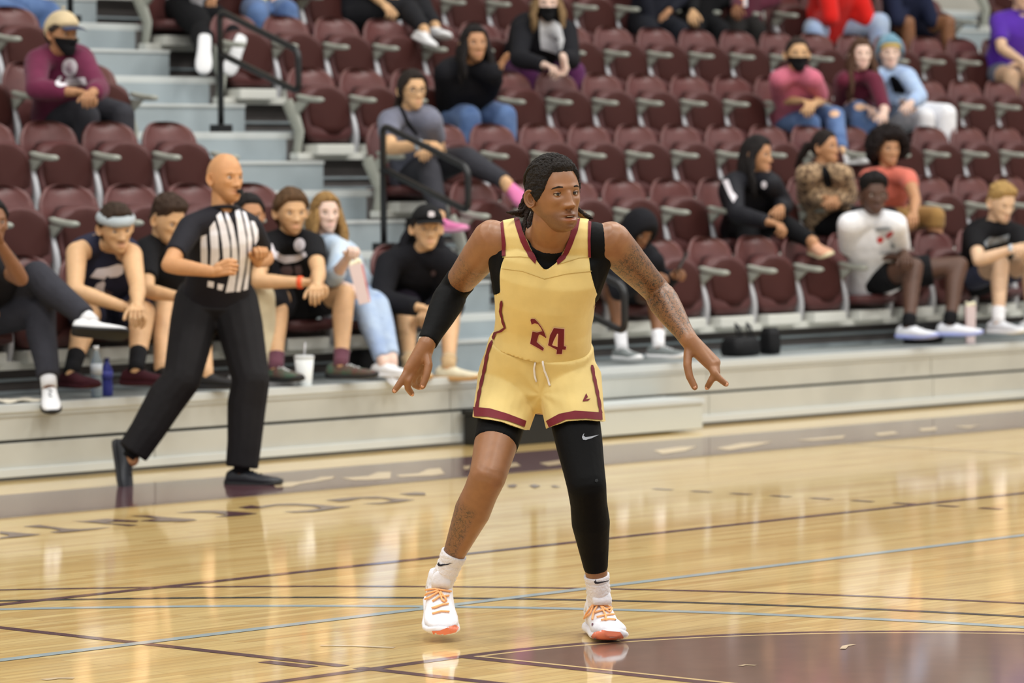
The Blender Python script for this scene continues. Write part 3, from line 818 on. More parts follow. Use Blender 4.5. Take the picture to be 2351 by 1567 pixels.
    # --- clothes
    if top:
        inf = top.get('loose', .018); T = Prims(); cm = top['m']
        T.loft(torso_rings(J, s, inf, (-.08+top.get('hem', 0), .0, .2, .42, .62, .8, .93)))
        T.loft(torso_rings(J, s, inf*.9, (.86, .95, 1.02+top.get('rise', 0))))
        sl = top.get('sleeve', 2)
        for q in 'ab':
            if sl > .05:
                p_, r = limb(J, q, 'arm', s, inf*.75, (0, min(sl, 1.97)), bw**.5); T.chain([towards(J['N'], J['s'+q], .3)]+p_, [.056*s+inf*.5]+r, flat_b=True)
            else: T.cap(towards(J['N'], J['s'+q], .25), .056*s, towards(J['N'], J['s'+q], .72), .05*s+inf*.4)
        tm = fuse(T, vox, 6)
        objs['top'] = put(top.get('name', 'shirt'), tm, cm)
        if top.get('neck', 1):
            cp = towards(J['N'], hb, .28); ax = nz(hb-J['N']); u, w = frame_from(ax, J['ls'])
            mb = MB().tube([cp+(u*math.cos(a)*.064+w*math.sin(a)*.06)*s for a in np.linspace(0, 2*math.pi, 19)], .010*s, 8, False)
            link_mesh('collar', np.array(mb.v)-base, mb.f, top.get('cm', cm), objs['top'], True)
    if bot:
        inf = bot.get('loose', .014); T = Prims(); lg = bot.get('leg', 1.93)
        T.loft(torso_rings(J, s, inf*.8, (-.24, -.12, 0, .1)))
        for q in 'ab':
            flare = bot.get('flare', 0)
            p_, r = limb(J, q, 'leg', s, lambda t: inf+flare*max(0, t-.2), (0, lg), bw**.5); T.chain(p_, r, flat_b=True)
        objs['bot'] = put(bot.get('name', 'trousers'), fuse(T, vox, 2), bot['m'])
    sk = sp.get('sock')
    for q in 'ab':
        if sk:
            T = MB().tube([towards(J['a'+q], J['k'+q], t)-base for t in (-.06, .05, .15, sk[1])], [.04*s, .041*s, .043*s, .046*s], 12); T.build('sock', sk[0], root, True)
        so = sp.get('shoe')
        if so:
            f = J['f'+q]; upv = np.array([0, 0, 1.0]) if not J.get('tfree'+q) else nz(nz(J['k'+q]-J['a'+q])+np.array([0, 0, .3]))
            h = shoe('shoe', J['a'+q]-base, f, upv, root, so[0], so[1], s*1.02, so[2] if len(so) > 2 else None)
    # --- hair and headgear
    for st in sp.get('heads', [sp['hair']] if 'hair' in sp else []):
        kind, rgb = st[0], st[1]; o_ = st[2] if len(st) > 2 else {}
        if kind == 'short':
            V, F = hair_cap(o_.get('t', .016), rough=.006, freq=o_.get('fr', 60), **{k: v for k, v in o_.items() if k in ('front', 'temple', 'ear', 'nape')}); headpart('hair', V, F, HAIRM(rgb))
        elif kind == 'top':          # faded sides, volume above
            V, F = hair_cap(o_.get('t', .03), rough=.012, freq=70, nape=-.25, ear=.1, lift=lambda D: .2+.8*sstep(.2, .75, D[:, 2])); headpart('hair', V, F, HAIRM(rgb))
        elif kind == 'afro':
            V, F = hair_cap(o_.get('t', .07), nu=80, nv=60, rough=.03, freq=110, front=.5, temple=.05, ear=-.5, nape=-.85, lift=lambda D: 1.0+.25*np.abs(D[:, 0])); headpart('hair', V, F, HAIRM(rgb))
        elif kind == 'long':
            V, F = hair_cap(o_.get('t', .018), rough=.004, freq=30, front=o_.get('front', .6), temple=.2, ear=-.5, nape=-.8); ho = headpart('hair', V, F, HAIRM(rgb))
            ln = o_.get('len', .28); mb = MB(); r_ = random.Random(5)
            a0 = o_.get('a0', 68)
            for a in np.linspace(a0, 360-a0, o_.get('n', 19)):
                ar = math.radians(a); side = math.sin(ar); bk = math.cos(ar)
                top_ = np.array([side*.076, bk*.092, .03]); L_ = ln*(.85+.3*r_.random())
                w0 = J['H']+hf @ (top_*hs)
                pts = []
                for t in np.linspace(0, 1, 7):
                    q_ = w0+(hf @ np.array([side*.028*math.sin(t*2.2), bk*.03*math.sin(t*2)+(.045*t if bk > -.3 else .0), 0]))*hs+np.array([0, 0, -L_*t])
                    q_ = q_+np.array([r_.gauss(0, .004), r_.gauss(0, .004), 0]); pts.append(q_-base)
                mb.tube(pts, [.016, .022, .023, .022, .021, .017, .008], 8)
            mb.build('hair_length', HAIRM(rgb), ho, True)
        elif kind == 'tail':
            V, F = hair_cap(.010, rough=.004, freq=40, nape=-.7, ear=-.1); ho = headpart('hair', V, F, HAIRM(rgb))
            d = o_.get('dir', (0, -1, -.6)); p0 = np.array([0, -.10, .02]); L_ = o_.get('len', .2); mb = MB()
            mb.tube([p0, p0+np.array([0, -.03, 0]), p0+np.array(d)*L_*.4, p0+np.array(d)*L_*.7+np.array([0, 0, -.03]), p0+np.array(d)*L_+np.array([0, 0, -.08])], [.02, .026, .03, .026, .008], 10)
            oo = headpart('tail', mb.v, mb.f, HAIRM(rgb)); oo.parent = ho
        elif kind == 'cap':
            V, F = hair_cap(.022, rough=0, freq=1, front=.42, temple=.33, ear=.22, nape=.02); co = headpart('cap', V, F, o_['m'])
            yw = math.radians(o_.get('brim', 0)); bm_ = []
            G = []; nu = 13
            for j, (r0, zz) in enumerate(((.085, .056), (.115, .058), (.145, .054), (.160, .046))):
                for i in range(nu):
                    a = yw+math.radians(-52+104*i/(nu-1))*(1 if j < 2 else .9-.1*j*.5); sq = 1-.04*abs(i-6)/6*j*.4
                    bm_.append((r0*sq*math.sin(a)*.86, r0*sq*math.cos(a), zz-.014*abs((i-6)/6)**2))
            n0 = len(bm_); bm_ += [(a[0], a[1], a[2]-.004) for a in bm_]
            for j in range(3):
                for i in range(nu-1): a = j*nu+i; G.append((a, a+1, a+nu+1, a+nu)); G.append((n0+a, n0+a+nu, n0+a+nu+1, n0+a+1))
            for i in range(nu-1): G.append((3*nu+i, 3*nu+i+1, n0+3*nu+i+1, n0+3*nu+i))
            br = headpart('brim', bm_, G, o_.get('bm', o_['m'])); br.parent = co
            PR = Prims().ball((0, -.004, .152), .008, 8); bt = headpart('cap_button', np.concatenate(PR.V), PR.F, o_['m']); bt.parent = co
        elif kind == 'band':
            mb = MB().grid(lambda u, v: tuple(head_surface(np.array([[math.cos(math.asin(.20+.46*v))*math.sin(2*math.pi*u), math.cos(math.asin(.20+.46*v))*math.cos(2*math.pi*u), .20+.46*v]]))[0]*1.0+np.array([math.sin(2*math.pi*u), math.cos(2*math.pi*u), 0])*(.008+.014*math.sin(math.pi*v)**.5+(.006 if math.cos(2*math.pi*u) < .3 else 0))), 40, 7, True); headpart('headband', mb.v, mb.f, o_['m'])
        elif kind == 'hood':
            D_, F_ = sphere_dirs(64, 44); Sf = head_surface(D_)
            az = np.abs(np.degrees(np.arctan2(D_[:, 0], D_[:, 1]))); ang = np.degrees(np.arccos(np.clip(D_[:, 1]*.94-D_[:, 2]*.34*1, -1, 1)))
            mk = sstep(40, 62, ang+0*az)
            P_ = Sf+D_*(.035*mk+.004)[:, None]; keep = ang > 40
            F_ = [f for f in F_ if all(keep[i] for i in f)]
            ho = headpart('hood', P_, F_, o_['m'])
            T = Prims().chain([J['H']+hf @ np.array([0, -.035, -.07])*hs, towards(J['N'], J['P'], .03)], [.09*hs, .115*s]); m2 = fuse(T, .012, 2); hh = put('hood_neck', m2, o_['m'], None); hh.parent = root
        elif kind == 'hoodback':
            mb = MB().tube([towards(J['N'], hb, .2)-base+(J['ls']*math.cos(a)*.10-J['fr']*math.sin(a)*.11+np.array([0, 0, .015+.03*math.sin(a)]))*s for a in np.linspace(-.5, math.pi+.5, 15)], [.02]+[.034]*13+[.02], 10); mb.build('hood', o_['m'], root, True)
        elif kind == 'mask':
            D_, F_ = sphere_dirs(64, 54); Sf = head_surface(D_)
            keep = (Sf[:, 2] < -.012) & (Sf[:, 2] > -.118) & (D_[:, 1] > .05)
            P_ = Sf+np.c_[np.zeros(len(D_)), np.ones(len(D_))*.010, np.zeros(len(D_))]+D_*.006
            mo = headpart('face_mask', P_, [f for f in F_ if all(keep[i] for i in f)], o_['m'])
            mb = MB()
            for sg in (-1, 1): mb.tube([(sg*.055, .07, -.03), (sg*.072, .03, -.02), (sg*.083, -.012, -.005)], .0022, 5)
            el = headpart('ear_loop', mb.v, mb.f, o_['m']); el.parent = mo
        elif kind == 'glasses':
            mb = MB()
            for sg in (-1, 1):
                mb.tube([(sg*.031+.024*math.cos(a), .094, .002+.017*math.sin(a)) for a in np.linspace(0, 2*math.pi, 17)], .0018, 5, False)
                mb.tube([(sg*.055, .092, .005), (sg*.075, .05, .006), (sg*.08, -.01, .004)], .0018, 5)
            mb.tube([(-.007, .097, .004), (.007, .097, .004)], .0018, 5); headpart('glasses', mb.v, mb.f, o_['m'])
        elif kind == 'scarf':
            V, F = hair_cap(.03, rough=.006, freq=20, front=.5, temple=.25, ear=-.4, nape=-.8); headpart('head_scarf', V, F, o_['m'])
            V, F = hair_cap(.02, rough=.002, freq=20, front=.36, temple=.15, ear=.9, nape=.95, lift=lambda D: sstep(-.1, .3, D[:, 1])); headpart('scarf_edge', V, F, o_['m2'])
    objs['put'] = put; objs['base'] = base; objs['hf'] = hf; objs['hs'] = hs
    return objs

# ---- flat prints laid onto cloth ------------------------------------------------
def bvh_of(o):
    me = o.data; M = o.matrix_world if o.parent is None else (Matrix.Translation(o.parent.location) if o.parent.parent is None else Matrix.Translation(o.parent.parent.location))
    V = [M @ v.co for v in me.vertices]; return BVHTree.FromPolygons(V, [tuple(p.vertices) for p in me.polygons])
def decal(name, o, polys, material, root, off=.003, cell=3.0, parent=None, bv=None):
    """polys: pixel outlines (list of lists); laid on the surface of o where the photograph shows them, then a thin skin of its own"""
    bv = bv or bvh_of(o)
    bm = bmesh.new()
    for pl in polys:
        pl = [np.array(p, float) for p in pl]
        # resample
        q = []
        for a, b in zip(pl, pl[1:]+pl[:1]):
            k = max(1, int(np.linalg.norm(b-a)/cell)); q += [a+(b-a)*i/k for i in range(k)]
        x0, y0 = np.min(q, 0); x1, y1 = np.max(q, 0)
        vs = [bm.verts.new((p[0], p[1], 0)) for p in q]
        try: f = bm.faces.new(vs)
        except ValueError: continue
        f.normal_update(); r = bmesh.ops.triangulate(bm, faces=[f])
        for it in range(3):
            es = list({e for fc in bm.faces for e in fc.edges if e.calc_length() > cell*1.8})
            if not es: break
            bmesh.ops.subdivide_edges(bm, edges=es, cuts=1); bmesh.ops.triangulate(bm, faces=[f for f in bm.faces if len(f.verts) > 3])
    loc = np.array(root.location); bad = []
    for v in bm.verts:
        d = nz(ray(v.co.x, v.co.y)); h = bv.ray_cast(Vector(CAM.tolist()), Vector(d.tolist()))
        if h[0] is None: bad.append(v); continue
        nrm = np.array(h[1]); nrm = nrm if nrm @ d < 0 else -nrm
        v.co = Vector((np.array(h[0])+nrm*off-loc).tolist())
    if bad: bmesh.ops.delete(bm, geom=bad, context='VERTS')
    bmesh.ops.recalc_face_normals(bm, faces=bm.faces)
    me = bpy.data.meshes.new(name); bm.to_mesh(me); bm.free()
    me.polygons.foreach_set('use_smooth', [True]*len(me.polygons))
    ob = link_me(name, me, material, parent or root)
    return ob
def on_surface(bv, px, py, off=.004):
    d = nz(ray(px, py)); h = bv.ray_cast(Vector(CAM.tolist()), Vector(d.tolist()))
    if h[0] is None: return None
    nrm = np.array(h[1]); nrm = nrm if nrm @ d < 0 else -nrm
    return np.array(h[0])+nrm*off
# ================================================================== SPECTATORS
WHT = cloth('white_cotton', (236, 236, 240)); BLKC = cloth('black_cotton', (24, 24, 28)); BLK2 = cloth('charcoal_black', (34, 34, 40))
FLEE = cloth('black_fleece', (28, 28, 34))
JEAN = cloth('blue_denim', (96, 122, 166), rgb2=(74, 98, 142), ns=9); LJEAN = cloth('light_denim', (150, 170, 204), rgb2=(174, 192, 216), ns=8); DJEAN = cloth('dark_grey_denim', (66, 66, 74))
GREYP = cloth('dark_grey_cotton', (68, 68, 76)); MARO = cloth('maroon_fleece', (104, 36, 66)); NAVY = cloth('navy_mesh', (52, 54, 78))
W_SH = (WHITE, WHITE, WHITE); B_SH = (BLACKR, BLACKR, BLACKR)
TAN, MID, BRN, DRK, FAIR, PALE = (210, 168, 126), (182, 134, 98), (134, 92, 64), (86, 60, 48), (220, 184, 152), (228, 196, 180)
DKH, BRH, LBH, BLD = (30, 26, 26), (62, 46, 36), (150, 116, 70), (176, 142, 88)
people = {}
def P_(key, **sp):
    if 'seat' in sp: OCC.add((sp['seat'][0], int(round(sp.get('chair', sp['seat'][1])))))
    sp.setdefault('group', 'spectators in the stands'); sp.setdefault('sc', 1.03)
    people[key] = person(sp); return people[key]
# ---- front row
P_('jeans_left', label='person in dark jeans with one white sneaker crossed over the knee, far left', seat=(1, 17.2), skin=BRN, face=(30, 0), turn=15,
   J=dict(N=(-40, 585, 1), sb=(5, 610, 1), eb=(48, 640, 1), wb=(0, 560, 1), kb=(85, 632, 1), ab=(205, 735, 1), tb=(285, 742, 1), ka=(95, 715, 1), aa=(112, 878, 1), ta=(118, 915, 1)),
   top=dict(m=cloth('black_print', (40, 38, 42)), sleeve=.55), bot=dict(m=DJEAN, loose=.022), shoe=(WHITE, BLACKR, BLACKR), sock=(WHT, .15), hair=('short', DKH))
P_('headband', label='man in navy tank top and pale grey headband, elbows on knees', seat=(1, 18.9), skin=TAN, face=(26, -16, -4), turn=10, bw=1.1, sc=1.06,
   J=dict(N=(238, 556, 1), H=(266, 522, 1), sa=(176, 580, 1), sb=(302, 584, 1), ea=(172, 668, 1), wa=(285, 704, 1), eb=(316, 660, 1), wb=(315, 700, 1), ka=(200, 726), kb=(330, 716), aa=(165, 850), ab=(313, 845)),
   top=dict(m=NAVY, sleeve=0, name='tank_top', loose=.012), bot=dict(m=cloth('navy_shorts', (44, 46, 66)), leg=.72, name='shorts', flare=.02), sock=(BLKC, .3), shoe=(cloth('maroon_knit', (70, 26, 36)), cloth('maroon_knit', (70, 26, 36)), BLACKR),
   beard=(.65, (.35, .25, .2), 'mustache'), heads=[('short', (58, 44, 34), dict(t=.017, nape=-.8)), ('band', (0, 0, 0), dict(m=cloth('heather_headband', (168, 176, 180))))])
P_('darkhair', label='young man in black tee with dark hair, seated behind the referee', seat=(1, 20.0), skin=TAN, face=(48, -22), turn=12,
   J=dict(N=(378, 552, 1), H=(384, 505, 1), sa=(335, 575, 1), sb=(425, 575, -1), ea=(338, 668, 1), wa=(415, 682, 1), ka=(378, 705), kb=(455, 705), aa=(368, 840), ab=(475, 855)),
   top=dict(m=BLKC, sleeve=.7, loose=.024), bot=dict(m=BLK2, leg=.6, name='shorts', flare=.03), shoe=(BLACKR, BLACKR), hair=('top', BRH, dict(t=.03)))
P_('cream', label='person in cream trousers mostly hidden behind the referee', seat=(1, 21.1), skin=MID, face=(20, -5), turn=8, sc=.98,
   J=dict(kb=(600, 682, 1), ab=(606, 850, 1), ka=(540, 690, 1), N=(556, 560, 1), wb=(575, 664, 1)),
   top=dict(m=BLK2, sleeve=1.9), bot=dict(m=cloth('cream_chino', (206, 194, 164)), loose=.024), shoe=W_SH, hair=('short', DKH))
P_('beard', label='bearded man in black jersey with white chevron and orange wristband', seat=(1, 21.9), skin=TAN, face=(22, -6), turn=10, sc=1.05,
   J=dict(N=(662, 545, 1), H=(668, 487, 1), sa=(615, 562, 1), sb=(718, 562, 1), ea=(588, 645, 1), wa=(698, 648, 1), eb=(732, 625, 1), wb=(728, 655, 1), ka=(638, 680), kb=(792, 676), aa=(634, 838), ab=(783, 832)),
   top=dict(m=BLKC, sleeve=.62, name='jersey', loose=.022), bot=dict(m=BLK2, leg=.68, name='shorts', flare=.03), sock=(cloth('pattern_sock', (110, 70, 84)), .16),
   shoe=(cloth('multi_knit', (96, 66, 60), rgb2=(70, 92, 76), ns=22), BLACKR, WHITE), beard=(.55, (.42, .3, .2)), hair=('short', (92, 68, 46), dict(t=.022, nape=-.75, front=.55)))
P_('girl', label='girl with long light brown hair and pale denim holding a popcorn box', seat=(1, 22.9), skin=PALE, face=(24, 0), turn=22, fem=1, sc=.96,
   J=dict(N=(748, 555, 1), H=(747, 490, 1), sa=(712, 575, -1), sb=(785, 575, 1), eb=(765, 640, 1), wb=(800, 588, 1), ea=(745, 650, 1), wa=(790, 655, 1), ka=(842, 706, 1), kb=(868, 702, 1), aa=(880, 832, 1), ab=(900, 826, 1), tb=(925, 862, 1)),
   top=dict(m=cloth('pale_denim_shirt', (176, 194, 214), rgb2=(196, 208, 220), ns=12), sleeve=1.3, name='denim_shirt'), bot=dict(m=LJEAN), shoe=W_SH, hair=('long', LBH, dict(len=.27, n=17)), hands=dict(b=dict(curl=(60, 60, 60, 60))))
P_('capguy', label='man in black hoodie and black cap seated beside the aisle steps', seat=(1, 24.1), skin=TAN, face=(14, -4),
   J=dict(N=(965, 580, 1), H=(980, 524, 1), sa=(893, 606), sb=(1030, 606), ea=(872, 690, 1), wa=(960, 705, 1), eb=(1018, 695, -1), wb=(985, 712, 1), ka=(930, 705), kb=(1035, 708), aa=(940, 836), ab=(1030, 838)),
   top=dict(m=FLEE, loose=.035, name='hoodie'), bot=dict(m=cloth('dark_plum_shorts', (46, 38, 52)), leg=.85, name='shorts', flare=.03), sock=(TAN and cloth('cream_sock', (200, 170, 130)), .08), shoe=(cloth('cream_canvas', (214, 204, 178)), mat('gum_sole', (190, 150, 100), .6)),
   heads=[('short', (34, 28, 26), {}), ('cap', (0, 0, 0), dict(m=cloth('black_cap', (30, 30, 32)))), ('hoodback', (0, 0, 0), dict(m=FLEE))])
P_('hood', label='child with black hood up looking down at a phone in the front row', seat=(1, 27.9), skin=BRN, face=(35, -35), sc=.92,
   J=dict(N=(1452, 575, 1), H=(1468, 528, 1), sa=(1405, 600, 1), sb=(1500, 600, 1), eb=(1512, 660, -1), wb=(1548, 632, 1), ea=(1420, 670, 1), wa=(1490, 640, 1), ka=(1412, 668), kb=(1505, 668), aa=(1428, 796), ab=(1512, 792)),
   top=dict(m=FLEE, loose=.03, name='hoodie'), bot=dict(m=cloth('brown_shorts', (104, 76, 62)), leg=.75, name='shorts', flare=.02), sock=(WHT, .24), shoe=(cloth('grey_mesh', (120, 126, 126)), WHITE, WHITE), hair=('hood', (30, 30, 34), dict(m=FLEE)))
P_('white_tee', label='young man in white printed tee and black shorts in the front row', seat=(1, 33.2), skin=DRK, face=(12, -4), turn=18, sc=1.08,
   J=dict(N=(2002, 500, 1), H=(2005, 447, 1), sa=(1950, 515, 1), sb=(2055, 515, 1), ea=(1948, 580, -1), wa=(2040, 588, 1), eb=(2070, 580, -1), wb=(2080, 590, 1), ka=(2100, 612, 1), kb=(2203, 608, 1), aa=(2086, 745, 1), ab=(2180, 740, 1)),
   top=dict(m=WHT, sleeve=.85, loose=.032, name='tee_shirt'), bot=dict(m=BLKC, leg=.62, name='shorts', flare=.04), sock=(BLKC, .08), shoe=(cloth('white_mesh', (222, 224, 232)), mat('blue_white_sole', (150, 160, 214), .5), WHITE), hair=('top', (24, 20, 20), dict(t=.034)))
P_('blond', label='blond man in black tee leaning on his knees at the right edge', seat=(1, 35.6), skin=FAIR, face=(32, -20), turn=14, sc=1.06,
   J=dict(N=(2284, 520, 1), H=(2298, 466, 1), sa=(2240, 545, 1), sb=(2338, 540, 1), ea=(2246, 598, 1), wa=(2335, 568, 1), eb=(2365, 600, 1), wb=(2350, 575, 1), ka=(2298, 604), kb=(2372, 604), aa=(2292, 735), ab=(2368, 735)),
   top=dict(m=BLKC, sleeve=.6, loose=.026, name='tee_shirt'), bot=dict(m=cloth('dark_blue_shorts', (54, 58, 80)), leg=.6, name='shorts', flare=.03), sock=(WHT, .2), shoe=(cloth('white_grey_mesh', (214, 216, 222)), WHITE, WHITE), hair=('top', BLD, dict(t=.026)))
# ---- second row
P_('black_jacket', label='woman in black tracksuit with long dark hair, legs crossed, second row', seat=(2, 32.3), skin=MID, face=(62, -4), turn=28, fem=1, bw=1.1,
   J=dict(N=(1722, 412, 1), H=(1738, 356, 1), sa=(1682, 422, 1), sb=(1770, 422, 1), ea=(1690, 492, 1), wa=(1765, 510, 1), eb=(1802, 470, -1), wb=(1792, 478, 1), ka=(1720, 512, 1), kb=(1788, 510, 1), ab=(1868, 556, 1), tb=(1893, 562, 1), aa=(1715, 625, 1)),
   top=dict(m=cloth('black_track_jacket', (34, 34, 42), rough=.6), loose=.026, name='jacket'), bot=dict(m=BLKC), shoe=(cloth('cream_orange_knit', (212, 160, 130)), mat('cream_sole', (216, 204, 172), .6)), hair=('long', DKH, dict(len=.3, n=17, a0=95)))
P_('leopard', label='woman in leopard print cardigan looking aside, second row', seat=(2, 34.0), skin=MID, face=(55, 0), fem=1, sc=.97,
   J=dict(N=(1890, 392, 1), H=(1894, 338, 1), sa=(1850, 400, 1), sb=(1935, 400, 1), ea=(1848, 455, -1), wa=(1895, 455, 1), eb=(1952, 452, -1), wb=(1918, 456, 1)),
   top=dict(m=cloth('leopard_knit', (190, 160, 126), rgb2=(82, 62, 48), ns=34), loose=.028, name='cardigan'), bot=dict(m=BLKC), shoe=B_SH, hair=('tail', (36, 28, 26), dict(len=.14)))
P_('curly', label='woman with big dark curly hair and coral top, second row', seat=(2, 35.3), skin=MID, face=(20, 0), fem=1, sc=.99,
   J=dict(N=(2038, 398, 1), H=(2038, 344, 1), sa=(1992, 408, 1), sb=(2085, 408, 1), eb=(2102, 458, 1), wb=(2098, 490, 1), ea=(1985, 462, -1), wa=(2030, 480, 1), kb=(2148, 496, 1), ka=(2070, 498, 1)),
   top=dict(m=cloth('coral_cotton', (208, 112, 96)), sleeve=.4, loose=.016, name='blouse'), bot=dict(m=cloth('khaki_cotton', (156, 120, 70)), leg=1.2, name='shorts'), shoe=W_SH, hair=('afro', (32, 24, 24), dict(t=.058)))
# ---- third row
P_('glasses', label='woman in grey tee and glasses with crossed legs and pink shoes', seat=(3, 27.2), skin=TAN, face=(28, -2), turn=20, fem=1, bw=1.08,
   J=dict(N=(936, 262, 1), H=(946, 208, 1), sa=(893, 278, 1), sb=(988, 278, 1), ea=(895, 342, 1), wa=(970, 332, 1), eb=(1008, 335, -1), wb=(985, 340, 1), ka=(985, 388, 1), kb=(1072, 362, 1), ab=(1165, 420, 1), tb=(1192, 444, 1), aa=(1010, 500, 1)),
   top=dict(m=cloth('grey_tee', (112, 114, 130)), sleeve=.7, loose=.024, name='tee_shirt'), bot=dict(m=GREYP), shoe=(mat('pink_knit', (222, 122, 172), .7), mat('pink_sole', (226, 150, 186), .7)),
   heads=[('long', (40, 32, 28), dict(len=.3, n=9, a0=150)), ('glasses', (0, 0, 0), dict(m=BLACKR))])
# ---- fourth row
P_('tan_cap', label='man in maroon sweatshirt, tan cap and black face mask', seat=(4, 22.3), skin=MID, face=(48, -8), turn=14, bw=1.1,
   J=dict(N=(134, 122, 1), H=(142, 78, 1), sa=(86, 142, 1), sb=(188, 142, 1), ea=(82, 205, 1), wa=(175, 212, 1), eb=(228, 205, 1), wb=(210, 214, 1), ka=(200, 268, 1), kb=(280, 264, 1)),
   top=dict(m=MARO, loose=.03, sleeve=1.7, name='sweatshirt'), bot=dict(m=GREYP, loose=.02), shoe=B_SH,
   heads=[('short', (60, 52, 48), {}), ('cap', (0, 0, 0), dict(m=cloth('tan_cap', (206, 186, 150)), bm=cloth('navy_brim', (54, 60, 84)))), ('mask', (0, 0, 0), dict(m=BLKC))])
P_('clap', label='woman in black hoodie and blue jeans clapping her hands', seat=(4, 29.6), skin=MID, face=(22, 2), fem=1, bw=1.12,
   J=dict(N=(1075, 152, 1), H=(1088, 102, 1), sa=(1022, 168, 1), sb=(1128, 168, 1), ea=(1040, 240, -1), wa=(1118, 186, 1), eb=(1120, 215, -1), wb=(1140, 180, 1), ka=(1078, 268, 1), kb=(1160, 266, 1)),
   hands=dict(a=dict(to=(1140, 150, 1), curl=(8, 8, 8, 8)), b=dict(to=(1152, 145, 1), curl=(8, 8, 8, 8))),
   top=dict(m=FLEE, loose=.03, name='hoodie'), bot=dict(m=JEAN, loose=.018), shoe=B_SH, hair=('long', DKH, dict(len=.26, n=17)))
P_('pink', label='woman in pink tee and black face mask with ripped jeans', seat=(4, 37.1), skin=TAN, face=(10, -4), turn=22, fem=1,
   J=dict(N=(1828, 170, 1), H=(1830, 124, 1), sa=(1788, 182, 1), sb=(1866, 182, 1), ea=(1788, 228, -1), wa=(1838, 232, 1), eb=(1888, 228, -1), wb=(1866, 240, 1), ka=(1862, 282, 1), kb=(1918, 266, 1), ab=(1932, 350, 1)),
   top=dict(m=cloth('pink_cotton', (204, 110, 132)), sleeve=.8, loose=.026, name='tee_shirt'), bot=dict(m=JEAN), shoe=W_SH, heads=[('tail', (52, 40, 36), dict(len=.05)), ('mask', (0, 0, 0), dict(m=BLKC))])
P_('longhair', label='woman in maroon top with long straight brown hair', seat=(4, 38.5), skin=PALE, face=(10, 0), turn=14, fem=1, sc=.98,
   J=dict(N=(1972, 172, 1), H=(1977, 126, 1), sa=(1938, 184, 1), sb=(2008, 184, 1), ka=(1972, 250, 1), kb=(2005, 270, 1), ea=(1935, 230, -1), wa=(1985, 246, 1), eb=(2030, 250, 1), wb=(2028, 262, 1)),
   top=dict(m=cloth('wine_cotton', (98, 34, 54)), sleeve=1.1, name='top'), bot=dict(m=JEAN), shoe=W_SH, hair=('long', (84, 60, 46), dict(len=.34, n=17)))
P_('scarf', label='person in light denim jacket, colourful head scarf and white trousers', seat=(4, 39.7), skin=PALE, face=(4, -4), turn=26, fem=1,
   J=dict(N=(2046, 168, 1), H=(2042, 122, 1), sa=(2010, 180, 1), sb=(2082, 178, 1), ea=(2022, 232, -1), wa=(2072, 234, 1), eb=(2112, 222, 1), wb=(2092, 236, 1), ka=(2122, 270, 1), kb=(2172, 262, 1)),
   top=dict(m=cloth('light_denim_jacket', (158, 182, 220), rgb2=(176, 198, 228), ns=12), loose=.028, name='jacket'), bot=dict(m=WHT, loose=.024), shoe=W_SH,
   heads=[('scarf', (0, 0, 0), dict(m=cloth('teal_scarf', (96, 140, 160), rgb2=(130, 160, 180)), m2=cloth('yellow_scarf', (206, 178, 104))))])
# ---- fifth row
P_('cardigan', label='woman in black cardigan over white tee with mask and purple trousers', seat=(5, 32.6), skin=PALE, face=(6, -6), fem=1, bw=1.15,
   J=dict(N=(1252, 55, 1), H=(1256, 8, 1), sa=(1200, 70, 1), sb=(1300, 70, 1), ea=(1190, 135, 1), wa=(1250, 150, 1), eb=(1312, 140, 1), wb=(1292, 130, 1), ka=(1212, 164, 1), kb=(1318, 166, 1)),
   hands=dict(b=dict(to=(1302, 180, 1))),
   top=dict(m=BLK2, loose=.03, name='cardigan'), bot=dict(m=cloth('purple_cotton', (92, 42, 88)), loose=.022), shoe=B_SH, heads=[('long', (132, 106, 74), dict(len=.2, n=17)), ('mask', (0, 0, 0), dict(m=BLKC))])
P_('purple', label='man in purple polo shirt and grey shorts at the right edge', seat=(5, 44.7), skin=FAIR, face=(10, -10), bw=1.15, sc=1.06,
   J=dict(N=(2340, 35, 1), H=(2345, -14, 1), sa=(2292, 50, 1), ea=(2300, 112, 1), wa=(2345, 140, 1), ka=(2322, 172, 1), kb=(2390, 172, 1)),
   top=dict(m=cloth('purple_polo', (84, 44, 160)), sleeve=.75, loose=.026, name='polo_shirt'), bot=dict(m=cloth('slate_shorts', (96, 100, 118)), leg=.55, name='shorts'), shoe=B_SH, hair=('short', (120, 84, 60), {}))
# ---- sixth row, heads above the frame
P_('top_jeans', label='person in blue jeans at the top left corner', seat=(6, 23.2), skin=MID, face=(20, 0), J=dict(ka=(40, 35, 1), kb=(112, 28, 1)), top=dict(m=BLK2), bot=dict(m=JEAN, loose=.02), shoe=W_SH, hair=('short', DKH, {}))
P_('top_black', label='person in grey top and black trousers with white shoes beside the railing', seat=(6, 27.2), skin=MID, face=(20, 0), turn=25,
   J=dict(ka=(470, 70, 1), kb=(530, 62, 1), aa=(468, 118, 1), ab=(535, 112, 1), ta=(466, 170, 1), tb=(515, 165, 1)), top=dict(m=cloth('grey_marl', (140, 138, 142))), bot=dict(m=BLKC, loose=.024), shoe=W_SH, hair=('short', DKH, {}))
P_('top_yellow', label='person in pale yellow top and jeans behind the railing', seat=(6, 28.7), skin=PALE, face=(10, 0), turn=5, J=dict(ka=(590, 30, 1), kb=(660, 26, 1)), top=dict(m=cloth('pale_yellow', (212, 208, 160))), bot=dict(m=JEAN, loose=.022), shoe=W_SH, hair=('long', BRH, {}))
